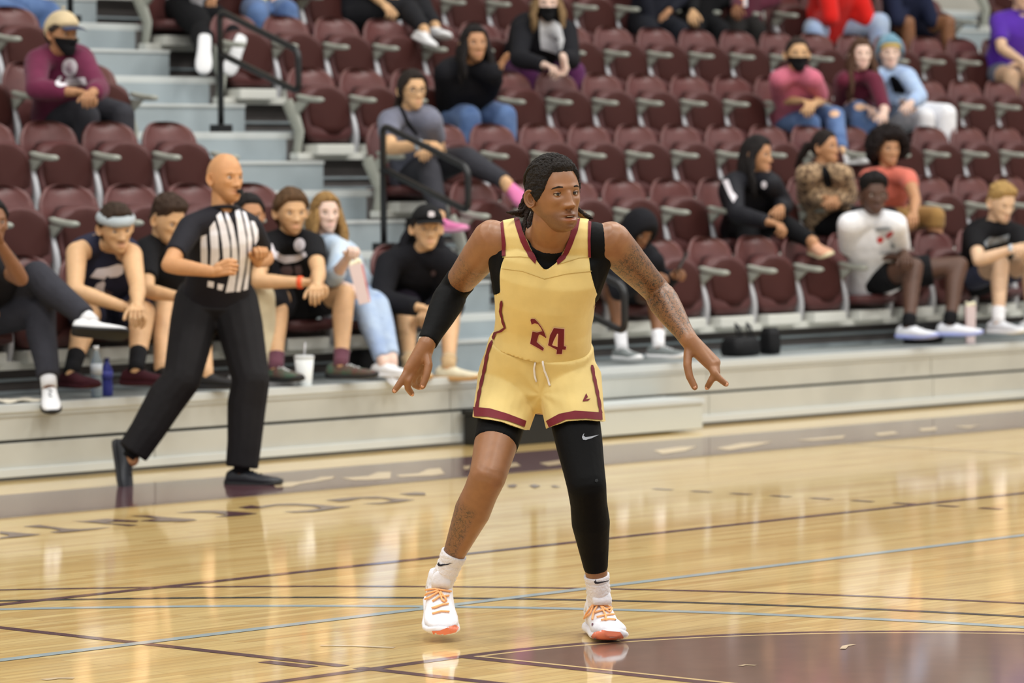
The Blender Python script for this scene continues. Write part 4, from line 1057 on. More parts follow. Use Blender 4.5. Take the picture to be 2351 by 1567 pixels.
P_('top_feet', label='person in black trousers with white shoes up on the chair in front', seat=(6, 30.6), skin=TAN, face=(20, 0), turn=25,
   J=dict(ka=(940, 20, 1), kb=(968, 8, 1), aa=(975, 70, 1), ab=(1000, 62, 1), ta=(1000, 82, 1), tb=(1030, 60, 1), ea=(850, 30, 1), wa=(880, 10, 1)), top=dict(m=BLK2, sleeve=.6), bot=dict(m=cloth('black_slacks', (40, 40, 46))), shoe=W_SH, hair=('short', DKH, {}))
P_('top_dark', label='person in dark navy jacket and trousers, left of two in black', seat=(6, 37.2), skin=MID, face=(0, 0), J=dict(ka=(1490, 72, 1), kb=(1560, 70, 1)), top=dict(m=cloth('ink_jacket', (36, 38, 50))), bot=dict(m=cloth('ink_trousers', (32, 34, 44)), loose=.022), shoe=B_SH, hair=('short', DKH, {}))
P_('top_dark2', label='person in black sitting with clasped hands, right of two in black', seat=(6, 38.4), skin=TAN, face=(0, 0), J=dict(ka=(1590, 70, 1), kb=(1655, 70, 1), wa=(1590, 28, 1), wb=(1602, 28, 1)), top=dict(m=BLKC), bot=dict(m=BLKC, loose=.022), shoe=B_SH, hair=('short', DKH, {}))
P_('top_orange', label='person in dark trousers holding an orange packet at the top', seat=(6, 39.5), skin=BRN, face=(0, 0), J=dict(ka=(1685, 72, 1), kb=(1738, 70, 1), wa=(1690, 18, 1), wb=(1715, 22, 1)), top=dict(m=cloth('wine_sweat', (84, 34, 50))), bot=dict(m=cloth('olive_black', (44, 42, 40)), loose=.018), shoe=B_SH, hair=('short', DKH, {}))
P_('top_red', label='person in bright red sweatshirt and light jeans at the top', seat=(6, 41.7), skin=DRK, face=(0, 0), turn=0, bw=1.1, J=dict(ka=(1870, 72, 1), kb=(2020, 52, 1), N=(1925, -60, 1)), top=dict(m=cloth('red_fleece', (214, 32, 26)), loose=.04, name='sweatshirt', hem=-.04), bot=dict(m=LJEAN, loose=.022), shoe=W_SH, hair=('short', DKH, {}))
P_('top_navy', label='person in navy jacket and dark shorts with bare knees', seat=(6, 43.8), skin=BRN, face=(0, 0), J=dict(ka=(2085, 52, 1), kb=(2178, 50, 1), N=(2075, -50, 1)), top=dict(m=cloth('navy_jacket', (38, 46, 76)), loose=.03, name='jacket'), bot=dict(m=cloth('navy_short', (36, 38, 58)), leg=.62, name='shorts', flare=.03), shoe=B_SH, hair=('short', DKH, {}))
# ================================================================== REFEREE
gr = plane_z(572, 1106, 0)
dr = depth_of(gr)
Pr = at_depth(497, 690, dr+.05)
REF_BLK = cloth('referee_black', (34, 33, 42), rough=.7, bump=.25); REF_TR = cloth('referee_trousers', (30, 28, 30), rough=.75, bump=.6, bscale=9)
rf = person(dict(label='referee in striped shirt and black trousers striding with a whistle in his mouth', group=None, P=Pr, sc=1.045, skin=(196, 144, 100), face=(44, -2), vox=.009, bw=.97, hipdir=nz([RT[0], RT[1], 0]), turn=46, mouth=.4,
    J=dict(N=(512, 492, 1), H=(516, 408, 1), sa=(437, 523, 1), sb=(572, 520, -1), ea=(388, 608, 1), wa=(492, 624, 1), eb=(612, 592, -1), wb=(592, 602, 1), ka=(418, 870, 1), aa=(303, 1040, -1), kb=(576, 872, 1), ab=(555, 1075, -1), ta=(293, 1120, 1), tb=(620, 1100, 1)),
    hands=dict(a=dict(curl=(70, 72, 72, 72), thumb=(.4, 40), to=(530, 612, 1), n=nz(RT*.3+np.array([0, 0, -.2])+FW*.9)), b=dict(curl=(70, 72, 72, 72), to=(598, 570, 1))),
    top=dict(m=REF_BLK, sleeve=.72, loose=.016, name='shirt', hem=.06, rise=.03), bot=dict(m=REF_TR, loose=.032, flare=.008, leg=1.99), shoe=None, sock=(BLKC, .3), beard=(.25, (.4, .36, .34)), hnu=96, hnv=72,
    brow=(60, 44, 34), heads=[]))
rb = rf['base']; R_ = rf['root']
# stripes on the shirt, each laid on the cloth
RW = cloth('referee_white', (232, 230, 236), rough=.7, bump=.2)
bvr = bvh_of(rf['top'])
def rpx(pts): return [(220+x*.2489, 310+y*.2489) for x, y in pts]
STR = [[(968, 930), (1020, 915), (1030, 1080), (1030, 1240), (975, 1240), (970, 1080)],
       [(1048, 850), (1095, 790), (1125, 900), (1140, 1120), (1100, 1250), (1055, 1250), (1062, 1050)],
       [(1110, 745), (1150, 710), (1200, 830), (1235, 1010), (1235, 1180), (1180, 1215), (1165, 1010), (1140, 850)],
       [(1180, 690), (1215, 715), (1265, 830), (1300, 1010), (1310, 1180), (1275, 1440), (1195, 1450), (1230, 1300), (1255, 1100), (1245, 940)],
       [(1283, 700), (1325, 690), (1360, 820), (1385, 960), (1385, 1120), (1365, 1260), (1330, 1440), (1290, 1440), (1320, 1250), (1325, 1060), (1305, 860)],
       [(1345, 700), (1380, 715), (1420, 830), (1440, 960), (1430, 1100), (1415, 1250), (1395, 1420), (1355, 1430), (1385, 1250), (1400, 1080), (1395, 920), (1370, 790)],
       [(1425, 790), (1460, 800), (1490, 870), (1495, 960), (1460, 1020), (1455, 930)],
       [(1035, 1340), (1090, 1350), (1085, 1405), (1030, 1395)], [(1125, 1365), (1180, 1375), (1165, 1430), (1120, 1420)]]
for pl in STR: decal('stripe', rf['top'], [rpx(pl)], RW, R_, .003, 4, rf['top'], bvr)
for o in R_.children:
    pass
for q, toe in (('a', None), ('b', None)):
    J = rf['J']
    if q == 'b': f, u = nz([RT[0]*.9-FW[0]*.35, RT[1]*.9-FW[1]*.35, 0]), np.array([0, 0, 1.0])
    else: f, u = nz(RT*.18+UP*-.95-FW*.25), nz(RT*.8+UP*.35-FW*.3)
    shoe('shoe', J['a'+q]-rb, f, u, R_, mat('black_leather', (30, 32, 38), .4, spec=.5), BLACKR, 1.08, BLACKR)
hf, H = rf['hf'], rf['J']['H']
mb = MB(); w0 = H+hf @ np.array([0, .106, -.064]); w1 = H+hf @ np.array([0, .130, -.062])
mb.tube([w0-rb, w1-rb], [.011, .012], 10); mb.tube([w1-rb+np.array([0, 0, .004]), w1-rb+np.array([0, 0, -.016])], .010, 10)
wh = mb.build('whistle', BLACKR, None); wh.location = rb.tolist(); tag(wh, 'small black whistle held between the lips of the referee', 'whistle')
mb = MB().box(-.018, .018, -.004, .004, -.0, .012)
# ================================================================== PLAYER
GOLD = cloth('gold_mesh', (221, 196, 128), rough=.6, amt=.04, bump=.12, bscale=30, sheen=.1)
PMAR = cloth('maroon_trim', (112, 34, 44), rough=.6, bump=.1, sheen=0)
PBLK = mat('black_compression', (10, 10, 11), .7, spec=.12, bump=.15, bump_scale=40)
SOCKW = cloth('white_sock', (232, 228, 232), bump=.5, bscale=120)
def ink_skin(name, rgb):
    M = mat(name, rgb, .42, spec=.45, sss=.05, noise_amt=.06, noise_scale=40, vcol=True)
    nt = M.node_tree; b = nt.nodes['Principled BSDF']; src = b.inputs['Base Color'].links[0].from_socket
    at = nt.nodes.new('ShaderNodeAttribute'); at.attribute_name = 'Ink'; tc = nt.nodes.new('ShaderNodeTexCoord')
    def lines(scale, wdt, seed):
        n = nt.nodes.new('ShaderNodeTexNoise'); n.inputs['Scale'].default_value = scale; n.inputs['Detail'].default_value = 3; n.inputs['Distortion'].default_value = 1.6
        mp = nt.nodes.new('ShaderNodeMapping'); mp.inputs['Location'].default_value = (seed, seed*2, 0); nt.links.new(tc.outputs['Object'], mp.inputs['Vector']); nt.links.new(mp.outputs['Vector'], n.inputs['Vector'])
        s1 = nt.nodes.new('ShaderNodeMath'); s1.operation = 'SUBTRACT'; s1.inputs[1].default_value = .5; nt.links.new(n.outputs['Fac'], s1.inputs[0])
        s2 = nt.nodes.new('ShaderNodeMath'); s2.operation = 'ABSOLUTE'; nt.links.new(s1.outputs[0], s2.inputs[0])
        s3 = nt.nodes.new('ShaderNodeMath'); s3.operation = 'LESS_THAN'; s3.inputs[1].default_value = wdt; nt.links.new(s2.outputs[0], s3.inputs[0]); return s3.outputs[0]
    mx_ = nt.nodes.new('ShaderNodeMath'); mx_.operation = 'MAXIMUM'; nt.links.new(lines(27, .017, 0), mx_.inputs[0]); nt.links.new(lines(50, .02, 3), mx_.inputs[1])
    ml = nt.nodes.new('ShaderNodeMath'); ml.operation = 'MULTIPLY'; nt.links.new(mx_.outputs[0], ml.inputs[0]); nt.links.new(at.outputs['Fac'], ml.inputs[1])
    m3 = nt.nodes.new('ShaderNodeMath'); m3.operation = 'MULTIPLY_ADD'; m3.inputs[1].default_value = .34; nt.links.new(at.outputs['Fac'], m3.inputs[0]); nt.links.new(ml.outputs[0], m3.inputs[2])
    m4 = nt.nodes.new('ShaderNodeMath'); m4.operation = 'MULTIPLY'; m4.inputs[1].default_value = .72; nt.links.new(m3.outputs[0], m4.inputs[0]); m4.use_clamp = True
    mix = nt.nodes.new('ShaderNodeMix'); mix.data_type = 'RGBA'; nt.links.new(m4.outputs[0], mix.inputs['Factor']); nt.links.new(src, mix.inputs['A']); mix.inputs['B'].default_value = (*lin((62, 54, 46)), 1)
    nt.links.new(mix.outputs['Result'], b.inputs['Base Color']); return M
PSK = ink_skin('player_skin', (144, 99, 66))
A = at_depth
PJ = dict(P=A(1238, 862, 13.05), N=A(1264, 560, 12.84), H=A(1271, 447, 12.70), sa=A(1130, 552, 12.90), sb=A(1402, 556, 12.86), ha=A(1174, 872, 13.08), hb=A(1304, 872, 13.0), ka=A(1120, 1092, 12.80), aa=A(1010, 1346, 12.99), kb=A(1347, 1114, 12.74), ab=A(1377, 1384, 12.94))
PJ['ea'] = solve(PJ['sa'], 1042, 664, .30, -1); PJ['wa'] = solve(PJ['ea'], 979, 790, .265, 1)
PJ['eb'] = solve(PJ['sb'], 1508, 668, .30, -1); PJ['wb'] = solve(PJ['eb'], 1583, 782, .265, 1)
PJ['ls'] = nz(PJ['sb']-PJ['sa']); PJ['sp'] = nz(PJ['N']-PJ['P']); PJ['fr'] = nz(np.cross(PJ['ls'], PJ['sp'])); PJ['lp'] = nz(PJ['hb']-PJ['ha']); PJ['bw'] = 1.0
ps = 1.06
pbase = np.array([*((PJ['aa']+PJ['ab'])/2)[:2], 0.0])
PR_ = empty('person', pbase); tag(PR_, 'basketball player in gold jersey number 24 crouching with both arms spread', 'person')
PT = Matrix.Translation((-pbase).tolist())
def pput(name, me, material, parent=None):
    me.transform(PT); return link_me(name, me, material, parent or PR_)
pf = face_dir(32, 0); phf = head_frame(pf, -3); phs = 1.03
def pl_limb(q, which, inf=0, frac=(0, 2)):
    if which == 'arm': a, b, c = PJ['s'+q], PJ['e'+q], PJ['w'+q]; R = [(0, .064), (.2, .062), (.5, .057), (.8, .049), (1, .046), (1.22, .052), (1.5, .044), (1.8, .033), (2, .030)]
    else: a, b, c = PJ['h'+q], PJ['k'+q], PJ['a'+q]; R = [(0, .092), (.3, .081), (.6, .074), (.85, .065), (1, .061), (1.15, .057), (1.32, .060), (1.5, .049), (1.68, .038), (1.85, .035), (2, .034)]
    ts = sorted(set([frac[0], frac[1]]+[t for t, _ in R if frac[0] < t < frac[1]])); pts = []
    for t in ts:
        p_ = towards(a, b, t) if t <= 1 else towards(b, c, t-1)
        if which == 'leg' and t > 1.1: p_ = p_+nz([FW[0], FW[1], 0])*.020*math.sin(min(1, (t-1.1)/.8)*math.pi)
        if which == 'leg' and .05 < t < .9: p_ = p_-nz([FW[0], FW[1], 0])*.012*math.sin(t*math.pi)
        pts.append(p_)
    return pts, [np.interp(t, *zip(*R))*1.0+inf for t in ts]
def pl_torso(inf, keys, wf=1.0, df=1.0):
    T = [-.24, -.12, 0, .2, .42, .62, .8, .93, 1.03]; wf0 = wf; Wd = [.11, .165, .175, .150, .140, .152, .170, .165, .09]; Dp = [.08, .118, .128, .112, .108, .118, .115, .09, .06]
    out = []
    for t in keys:
        c = PJ['P']+(PJ['N']-PJ['P'])*t; a = np.clip(t, 0, 1); l = nz(PJ['lp']*(1-a)+PJ['ls']*a); l = nz(l-PJ['sp']*(l @ PJ['sp'])); f = np.cross(l, PJ['sp'])
        out.append((c+f*(.014*math.sin(a*math.pi)), l*(np.interp(t, T, Wd)*wf+inf), f*(np.interp(t, T, Dp)*df+inf)))
    return out
# --- skin: trunk, limbs, hands with separate fingers, head
B = Prims()
B.loft(pl_torso(0, (-.2, -.12, 0, .2, .42, .62, .8, .93, 1.0)))
for q in 'ab':
    p_, r = pl_limb(q, 'arm'); B.chain([towards(PJ['N'], PJ['s'+q], .25)]+p_, [.062]+r, 28)
    B.cap(PJ['s'+q]+np.array([0, 0, .004]), .066, towards(PJ['s'+q], PJ['e'+q], .38), .060, 32)
    el = PJ['e'+q]; B.cap(towards(el, PJ['w'+q], .12)-PJ['fr']*.002, .051, towards(el, PJ['w'+q], .42), .047, 28)
    p_, r = pl_limb(q, 'leg'); B.chain(p_, r, 36)
    B.cap(PJ['a'+q], .039, PJ['a'+q]-np.array([0, 0, .03]), .039)
nb_ = PJ['H']+phf @ np.array([0, -.02, -.08])*phs
B.chain([towards(PJ['N'], PJ['P'], .10), towards(PJ['N'], nb_, .4), nb_, PJ['H']+phf @ np.array([0, -.01, -.02])], [.078, .066, .062, .055], 18)
for q in 'ab': B.cap(towards(PJ['N'], nb_, .35), .045, towards(PJ['N'], PJ['s'+q], .75), .045, 14)
def px_hand(q, wd, palm, fingers):
    """finger joints given in photo pixels with depth offsets from the wrist (metres)"""
    w = PJ['w'+q]; d0 = depth_of(w)
    K = [A(x, y, d0+dz) for x, y, dz in palm]
    for k_ in K: B.cap(w, .030, k_, .0175, 14)
    for a_, b_ in zip(K, K[1:]): B.cap(a_, .0175, b_, .0175, 14)
    tips = []
    for pts, rr in fingers:
        P3 = [A(x, y, d0+dz) for x, y, dz in pts]; R = np.linspace(rr, rr*.74, len(P3)); B.chain(P3, R, 10); tips.append((P3[-2], P3[-1], R[-1]))
    return tips
tipsA = px_hand('a', None, [(938, 846, -.02), (947, 852, -.01), (957, 854, .008), (968, 852, .026)],
    [([(938, 846, -.02), (927, 866, -.03), (915, 884, -.035), (906, 896, -.035)], .0142),
     ([(947, 852, -.01), (937, 874, -.03), (936, 890, -.02), (945, 903, -.005)], .0142),
     ([(957, 854, .008), (947, 872, -.012), (952, 884, .010), (963, 889, .022)], .0134),
     ([(968, 852, .026), (958, 868, .010), (963, 876, .026)], .0122),
     ([(979, 812, -.01), (984, 838, -.03), (979, 862, -.04), (970, 886, -.045)], .0160)])
tipsB = px_hand('b', None, [(1630, 838, -.02), (1640, 834, -.005), (1643, 832, .012), (1640, 828, .03)],
    [([(1630, 838, -.02), (1640, 856, -.035), (1653, 870, -.035), (1667, 881, -.03)], .0142),
     ([(1640, 834, -.005), (1641, 858, -.03), (1632, 874, -.03), (1624, 888, -.015)], .0142),
     ([(1643, 832, .012), (1646, 856, -.010), (1637, 868, .008), (1629, 878, .02)], .0134),
     ([(1640, 828, .03), (1644, 850, .016), (1636, 860, .03)], .0122),
     ([(1580, 806, -.01), (1578, 838, -.03), (1583, 864, -.04), (1595, 888, -.045)], .0160)])
me = fuse(B, .0040, 6)
nbv = len(me.vertices)
D, F = sphere_dirs(220, 160); M0 = .0045; Hs = head_surface(D, 1.0, 0, .8, M0, .14)
X = Prims().raw(PJ['H']+(phf @ (Hs*phs).T).T, F)
for sg in (-1, 1):
    V, G = ear_prim(sg); X.raw(PJ['H']+(phf @ (np.array(V)*phs).T).T, G)
# eyelids: parts of spheres round the eyeballs, in the same skin
def lid(sg, e0, e1, cz, rr=.0142):
    V = []; G = []; nu, nv = 15, 6
    for j in range(nv):
        e = math.radians(e0+(e1-e0)*j/(nv-1))
        for i in range(nu):
            a = math.radians(-78+156*i/(nu-1)); bend = math.cos(a)**.7
            ee = e*bend
            V.append((sg*.031+rr*1.08*math.sin(a), .0660+rr*math.cos(a)*math.cos(ee), cz+rr*math.sin(ee)))
    for j in range(nv-1):
        for i in range(nu-1): G.append((j*nu+i, j*nu+i+1, (j+1)*nu+i+1, (j+1)*nu+i))
    return V, G
for sg in (-1, 1):
    for e0, e1 in ((15, 80), (-19, -75)):
        V, G = lid(sg, e0, e1, .0035); X.raw(PJ['H']+(phf @ (np.array(V)*phs).T).T, G)
me = append_raw(me, np.concatenate(X.V), X.F)
cols = np.ones((len(me.vertices), 3)); hc = np.ones((len(D), 3)); m_ = sstep(.2, .6, D[:, 1])
x_, z_ = Hs[:, 0], Hs[:, 2]
lipu = m_*np.exp(-(x_/.025)**4)*np.exp(-((z_+M0+.0585)/.0055)**4); lipl = m_*np.exp(-(x_/.023)**4)*np.exp(-((z_+M0+.0725)/.0065)**4); mo = m_*np.exp(-(x_/.020)**4)*np.exp(-((z_+M0+.0655)/.0028)**4)
hc *= 1-lipu[:, None]*np.array([.30, .42, .36]); hc *= 1-lipl[:, None]*np.array([-.05, .20, .10]); hc *= 1-mo[:, None]*np.array([.75, .8, .8])
st = np.clip(sstep(-.040, -.066, z_)*sstep(-.45, .05, D[:, 1])*(1-.8*m_*np.exp(-((z_+M0+.066)/.02)**4)*np.exp(-(x_/.03)**4)), 0, 1)
st = np.maximum(st*.85, .5*m_*np.exp(-(x_/.034)**4)*np.exp(-((z_+M0+.0525)/.0028)**2)); st = np.maximum(st, .75*np.exp(-(x_/.03)**4)*np.exp(-((z_+.108)/.016)**4)*sstep(-.1, .3, D[:, 1]))
side = sstep(.05, -.06, z_)*np.exp(-((D[:, 1]-.05)/.22)**2)*sstep(.6, .85, np.abs(D[:, 0])); st = np.maximum(st, .75*side)
grain = .75+.25*np.array([noise.noise(Vector((v*420).tolist())) for v in Hs]); hc *= 1-(st*grain)[:, None]*np.array([.62, .64, .62])
cols[nbv:nbv+len(D)] = hc
V3 = mesh_np(me)
# ink masks follow the limbs
def near_seg(V, a, b):
    ab = b-a; t = np.clip(((V-a) @ ab)/(ab @ ab), 0, 1); return np.linalg.norm(V-(a+t[:, None]*ab), axis=1), t
ink = np.zeros(len(V3))
d1, t1 = near_seg(V3, PJ['sb'], PJ['eb']); d2, t2 = near_seg(V3, PJ['eb'], PJ['wb'])
arm = np.maximum((d1 < .085)*sstep(.02, .2, t1), (d2 < .075)*sstep(1.0, .92, t2)); ink = np.maximum(ink, arm)
ink[near_seg(V3, PJ['wb'], PJ['wb']+nz(PJ['wb']-PJ['eb'])*.2)[0] < .02] *= .3
d1, t1 = near_seg(V3, PJ['sa'], PJ['ea']); ink = np.maximum(ink, .55*(d1 < .085)*sstep(.25, .4, t1)*sstep(.98, .85, t1))
d1, t1 = near_seg(V3, PJ['ka'], PJ['aa']); pxv = np.array([0.0]); 
leg = (d1 < .1)*sstep(.22, .30, t1)*sstep(.86, .78, t1)
lat = (V3-PJ['ka']) @ RT-((PJ['aa']-PJ['ka']) @ RT)*t1; ink = np.maximum(ink, .8*leg*sstep(.012, -.004, lat))
set_cols(me, cols)
a_ = me.attributes.new('Ink', 'FLOAT', 'POINT'); a_.data.foreach_set('value', ink.astype(np.float32))
pbody = pput('body', me, PSK)
def phead(name, V, F, material, parent=None):
    return link_mesh(name, (PJ['H']+(phf @ (np.asarray(V)*phs).T).T)-pbase, F, material, parent or PR_, True)
for sg in (-1, 1):
    Q = Prims().ball((sg*.031, .0660, .0035), .0128, 20); ey = phead('eye', np.concatenate(Q.V), Q.F, mat('player_eye', (206, 196, 186), .2, spec=.5))
    g_ = np.array([.0022, .0116, .0006]); Q = Prims().ball(np.array([sg*.031, .0660, .0035])+g_, (.0058, .0026, .0060), 16); ir = phead('iris', np.concatenate(Q.V), Q.F, EYE_D, ey)
    mb = MB().tube([(sg*.012, .0845, .0215), (sg*.022, .0865, .0250), (sg*.034, .0830, .0262), (sg*.046, .0730, .0230), (sg*.053, .0655, .0185)], [.0022, .0030, .0032, .0025, .001], 8); phead('eyebrow', mb.v, mb.f, HAIRM((34, 24, 18)))
for sg in (-1, 1):
    mb = MB().tube([(sg*.031+.0148*1.08*math.sin(math.radians(a)), .0660+.0148*math.cos(math.radians(a))*math.cos(math.radians(15)*math.cos(math.radians(a))**.7), .0035+.0146*math.sin(math.radians(15)*math.cos(math.radians(a))**.7)) for a in range(-72, 73, 12)], [.0006]+[.0011]*11+[.0006], 6); phead('lash_line', mb.v, mb.f, HAIRM((28, 20, 16)))
Q = Prims().ball((0, .0885, -.0630-M0), (.012, .005, .0014), 12); phead('teeth', np.concatenate(Q.V), Q.F, mat('teeth', (214, 206, 190), .3))
# hair: short twists on top, locks gathered behind
PH_M = HAIRM((30, 24, 21))
V, F = hair_cap(.011, nu=150, nv=110, rough=.005, freq=190, table=([0, 38, 50, 60, 72, 84, 96, 112, 135, 180], [.60, .60, .40, .10, -.10, -.24, -.05, -.3, -.55, -.55]), lift=lambda D: .55+.75*sstep(.25, .8, D[:, 2])); hr = phead('hair', V, F, PH_M)
rr_ = random.Random(11); 
for i in range(80):
    a = rr_.uniform(-math.pi, math.pi); e = math.radians(rr_.uniform(48, 85)); d0 = np.array([math.cos(e)*math.sin(a), math.cos(e)*math.cos(a), math.sin(e)])
    if d0[1] > .45: continue
    pts = []
    for t in np.linspace(0, 1, 6):
        d = nz(d0*(1-t)+np.array([d0[0]*.7, -1, .12])*t); pts.append(head_surface(d[None])[0]+d*.013)
    mb = MB().tube(pts, [.004, .006, .0064, .0064, .006, .005], 7); phead('twist', mb.v, mb.f, PH_M, hr)
LK = HAIRM((40, 28, 22)); LK2 = HAIRM((120, 84, 44))
def lock(px, r0, m_l=None, d=.13):
    dd = depth_of(PJ['H'])+d; pts = [A(x, y, dd+dz) for x, y, dz in px]
    # smooth polyline
    q = []
    for i in range(len(pts)-1):
        for t in np.linspace(0, 1, 5)[:-1]:
            p0 = pts[max(i-1, 0)]; p1, p2 = pts[i], pts[i+1]; p3 = pts[min(i+2, len(pts)-1)]
            q.append(.5*((2*p1)+(-p0+p2)*t+(2*p0-5*p1+4*p2-p3)*t*t+(-p0+3*p1-3*p2+p3)*t**3))
    q.append(pts[-1]); n_ = len(q)
    mb = MB().tube([v-pbase for v in q], [r0*(1+.16*math.sin(i*2.1))*(1 if i < n_-3 else (n_-i)/4) for i in range(n_)], 8); mb.build('dreadlock', m_l or LK, hr, True)
for px in ([(1222, 425, .0), (1212, 460, .01), (1203, 482, .01), (1180, 488, .0), (1162, 487, -.01)], [(1224, 440, 0), (1214, 470, .01), (1204, 492, .01), (1190, 492, .01), (1172, 484, 0)],
           [(1228, 440, 0), (1218, 472, .01), (1207, 500, .0), (1203, 530, -.02), (1200, 560, -.04)], [(1234, 450, 0), (1226, 480, .0), (1216, 510, -.01), (1212, 545, -.03)],
           [(1222, 400, .0), (1212, 432, .01), (1203, 455, .02), (1196, 470, .02)], [(1226, 430, 0), (1214, 455, .02), (1200, 474, .02), (1192, 486, .02)],
           [(1240, 460, .0), (1232, 500, 0), (1224, 530, -.02)], [(1218, 415, 0), (1208, 445, .01), (1199, 466, .02), (1190, 480, .03)]):
    lock(px, .0072)
lock([(1320, 470, .02), (1336, 488, .02), (1348, 496, .02), (1362, 502, .02)], .007); lock([(1318, 480, .02), (1334, 494, .02), (1345, 501, .02)], .0066, LK2); lock([(1326, 478, .03), (1340, 490, .03), (1356, 497, .03)], .0066, LK2)
# --- clothing
def wrinkle(me, amp, fn):
    me.calc_loop_triangles() if False else None
    V = mesh_np(me); N_ = np.empty(len(me.vertices)*3); me.vertices.foreach_get('normal', N_); N_ = N_.reshape(-1, 3)
    h = np.array([fn(v) for v in V]); me.vertices.foreach_set('co', (V+N_*(amp*h)[:, None]).ravel()); me.update()
T = Prims(); T.loft(pl_torso(.007, (0, .2, .42, .62, .8, .93, 1.0)), 32)
for q in 'ab':
    T.cap(towards(PJ['N'], PJ['s'+q], .25), .068, towards(PJ['N'], PJ['s'+q], .56 if q == 'a' else .74), .070, 20)
    T.cap(towards(PJ['N'], PJ['s'+q], .8)-PJ['sp']*.03, .06, towards(PJ['P'], PJ['N'], .72)+PJ['ls']*(.09 if q == 'b' else -.09), .1, 16)
T.chain([towards(PJ['N'], PJ['P'], .12), towards(PJ['N'], nb_, .16)], [.098, .080], 24, flat_b=True)
us = pput('undershirt', fuse(T, .006, 3), PBLK)
# jersey
T = Prims(); T.loft(pl_torso(.036, (-.06, .02, .1), .95, 1.12), 40); T.loft(pl_torso(.020, (.08, .1, .25, .42, .62, .8, .93, .99), .97, 1.02), 40)
for q in 'ab': T.cap(towards(PJ['N'], PJ['s'+q], .15), .088, towards(PJ['N'], PJ['s'+q], .62), .080, 16); 
jm = fuse(T, .0048, 4)
def fold(v):
    t = (v-PJ['P']) @ PJ['sp']; l = (v-PJ['P']) @ PJ['ls']
    low = 1-min(1, max(0, t/.32))
    return noise.noise(Vector((l*7+t*5, t*9-l*6, .3)))*(.5+low)+.5*noise.noise(Vector((l*16, t*10, 2)))*(.3+low)+.9*low*math.sin(max(0, (.16-t))*20)*.6
wrinkle(jm, .010, fold)
def in_poly(x, y, poly):
    c = np.zeros(len(x), bool); n_ = len(poly)
    for i in range(n_):
        x0, y0 = poly[i]; x1, y1 = poly[(i+1) % n_]
        k_ = ((y0 > y) != (y1 > y)) & (x < (x1-x0)*(y-y0)/((y1-y0) or 1e-9)+x0); c ^= k_
    return c
def project(V):
    d = V-CAM; z = d @ FW; return PW/2+FPX*(d @ RT)/z, PH_/2-FPX*(d @ UP)/z
NECK = [(1188, 470), (1191, 500), (1202, 530), (1218, 566), (1234, 597), (1252, 620), (1276, 602), (1291, 582), (1305, 548), (1320, 505), (1326, 470)]
ARML = [(1100, 480), (1147, 480), (1148, 515), (1156, 560), (1157, 590), (1147, 612), (1146, 645), (1148, 670), (1100, 690)]
ARMR = [(1420, 470), (1352, 470), (1354, 505), (1352, 560), (1354, 592), (1358, 625), (1366, 655), (1374, 680), (1420, 690)]
def cut(me, keep_fn, thick=.004):
    bm = bmesh.new(); bm.from_mesh(me); V = mesh_np(me); kp = keep_fn(V)
    bm.verts.ensure_lookup_table(); bmesh.ops.delete(bm, geom=[bm.verts[i] for i in np.nonzero(~kp)[0]], context='VERTS')
    for it in range(14): 
        bd = [v for v in bm.verts if v.is_boundary]
        new = {}
        for v in bd:
            nb2 = [e.other_vert(v).co for e in v.link_edges if e.is_boundary]
            if len(nb2) == 2: new[v] = v.co*.4+(nb2[0]+nb2[1])*.3
        for v, c in new.items(): v.co = c
    bm.normal_update(); bm.verts.ensure_lookup_table(); bm.verts.index_update()
    V0 = [v.co.copy() for v in bm.verts]; Nn = [v.normal.copy() for v in bm.verts]; F0 = [tuple(v.index for v in f.verts) for f in bm.faces]; E0 = [(e.verts[0].index, e.verts[1].index) for e in bm.edges if e.is_boundary]; bm.free()
    n0 = len(V0); VV = V0+[c-n_*thick for c, n_ in zip(V0, Nn)]; FF = F0+[tuple(i+n0 for i in f[::-1]) for f in F0]+[(a, b, b+n0, a+n0) for a, b in E0]
    out = bpy.data.meshes.new('c'); out.from_pydata([tuple(v) for v in VV], [], FF); out.update(); out.polygons.foreach_set('use_smooth', [True]*len(out.polygons)); return out
def jersey_keep(V):
    x, y = project(V); top = (V-PJ['P']) @ PJ['sp']; frn = ((V-PJ['P']-top[:, None]*PJ['sp']) @ PJ['fr'])
    hemy = np.interp(x, [1080, 1120, 1160, 1200, 1255, 1320, 1370, 1400], [792, 800, 812, 826, 838, 836, 828, 824])
    k = ~(in_poly(x, y, NECK)) & ~in_poly(x, y, ARML) & ~in_poly(x, y, ARMR)
    k &= np.where(frn > -.02, y < hemy, top > .03)
    return k
bvj = BVHTree.FromPolygons([v.co.copy() for v in jm.vertices], [tuple(p.vertices) for p in jm.polygons])
jmesh = cut(jm, jersey_keep)
jer = pput('jersey', jmesh, GOLD)
def piping(name, pts, w, m_p, parent, bv, off=.003, closed=False):
    P3 = [on_surface(bv, x, y, off) for x, y in pts]; P3 = [p for p in P3 if p is not None]
    if len(P3) < 2: return None
    mb = MB().tube([p-pbase for p in P3], w, 8); return mb.build(name, m_p, parent, True)
def dense(pts, step=5):
    out = []
    for a, b in zip(pts, pts[1:]):
        a, b = np.array(a, float), np.array(b, float); k = max(1, int(np.linalg.norm(b-a)/step)); out += [a+(b-a)*i/k for i in range(k)]
    return out+[np.array(pts[-1], float)]
bvu = bvh_of(us)
decal('neck_trim', jer, [[(1178, 495), (1190, 494), (1200, 530), (1216, 566), (1232, 594), (1229, 606), (1214, 590), (1196, 555), (1184, 520)]], PMAR, PR_, .003, 4, jer, bvj)
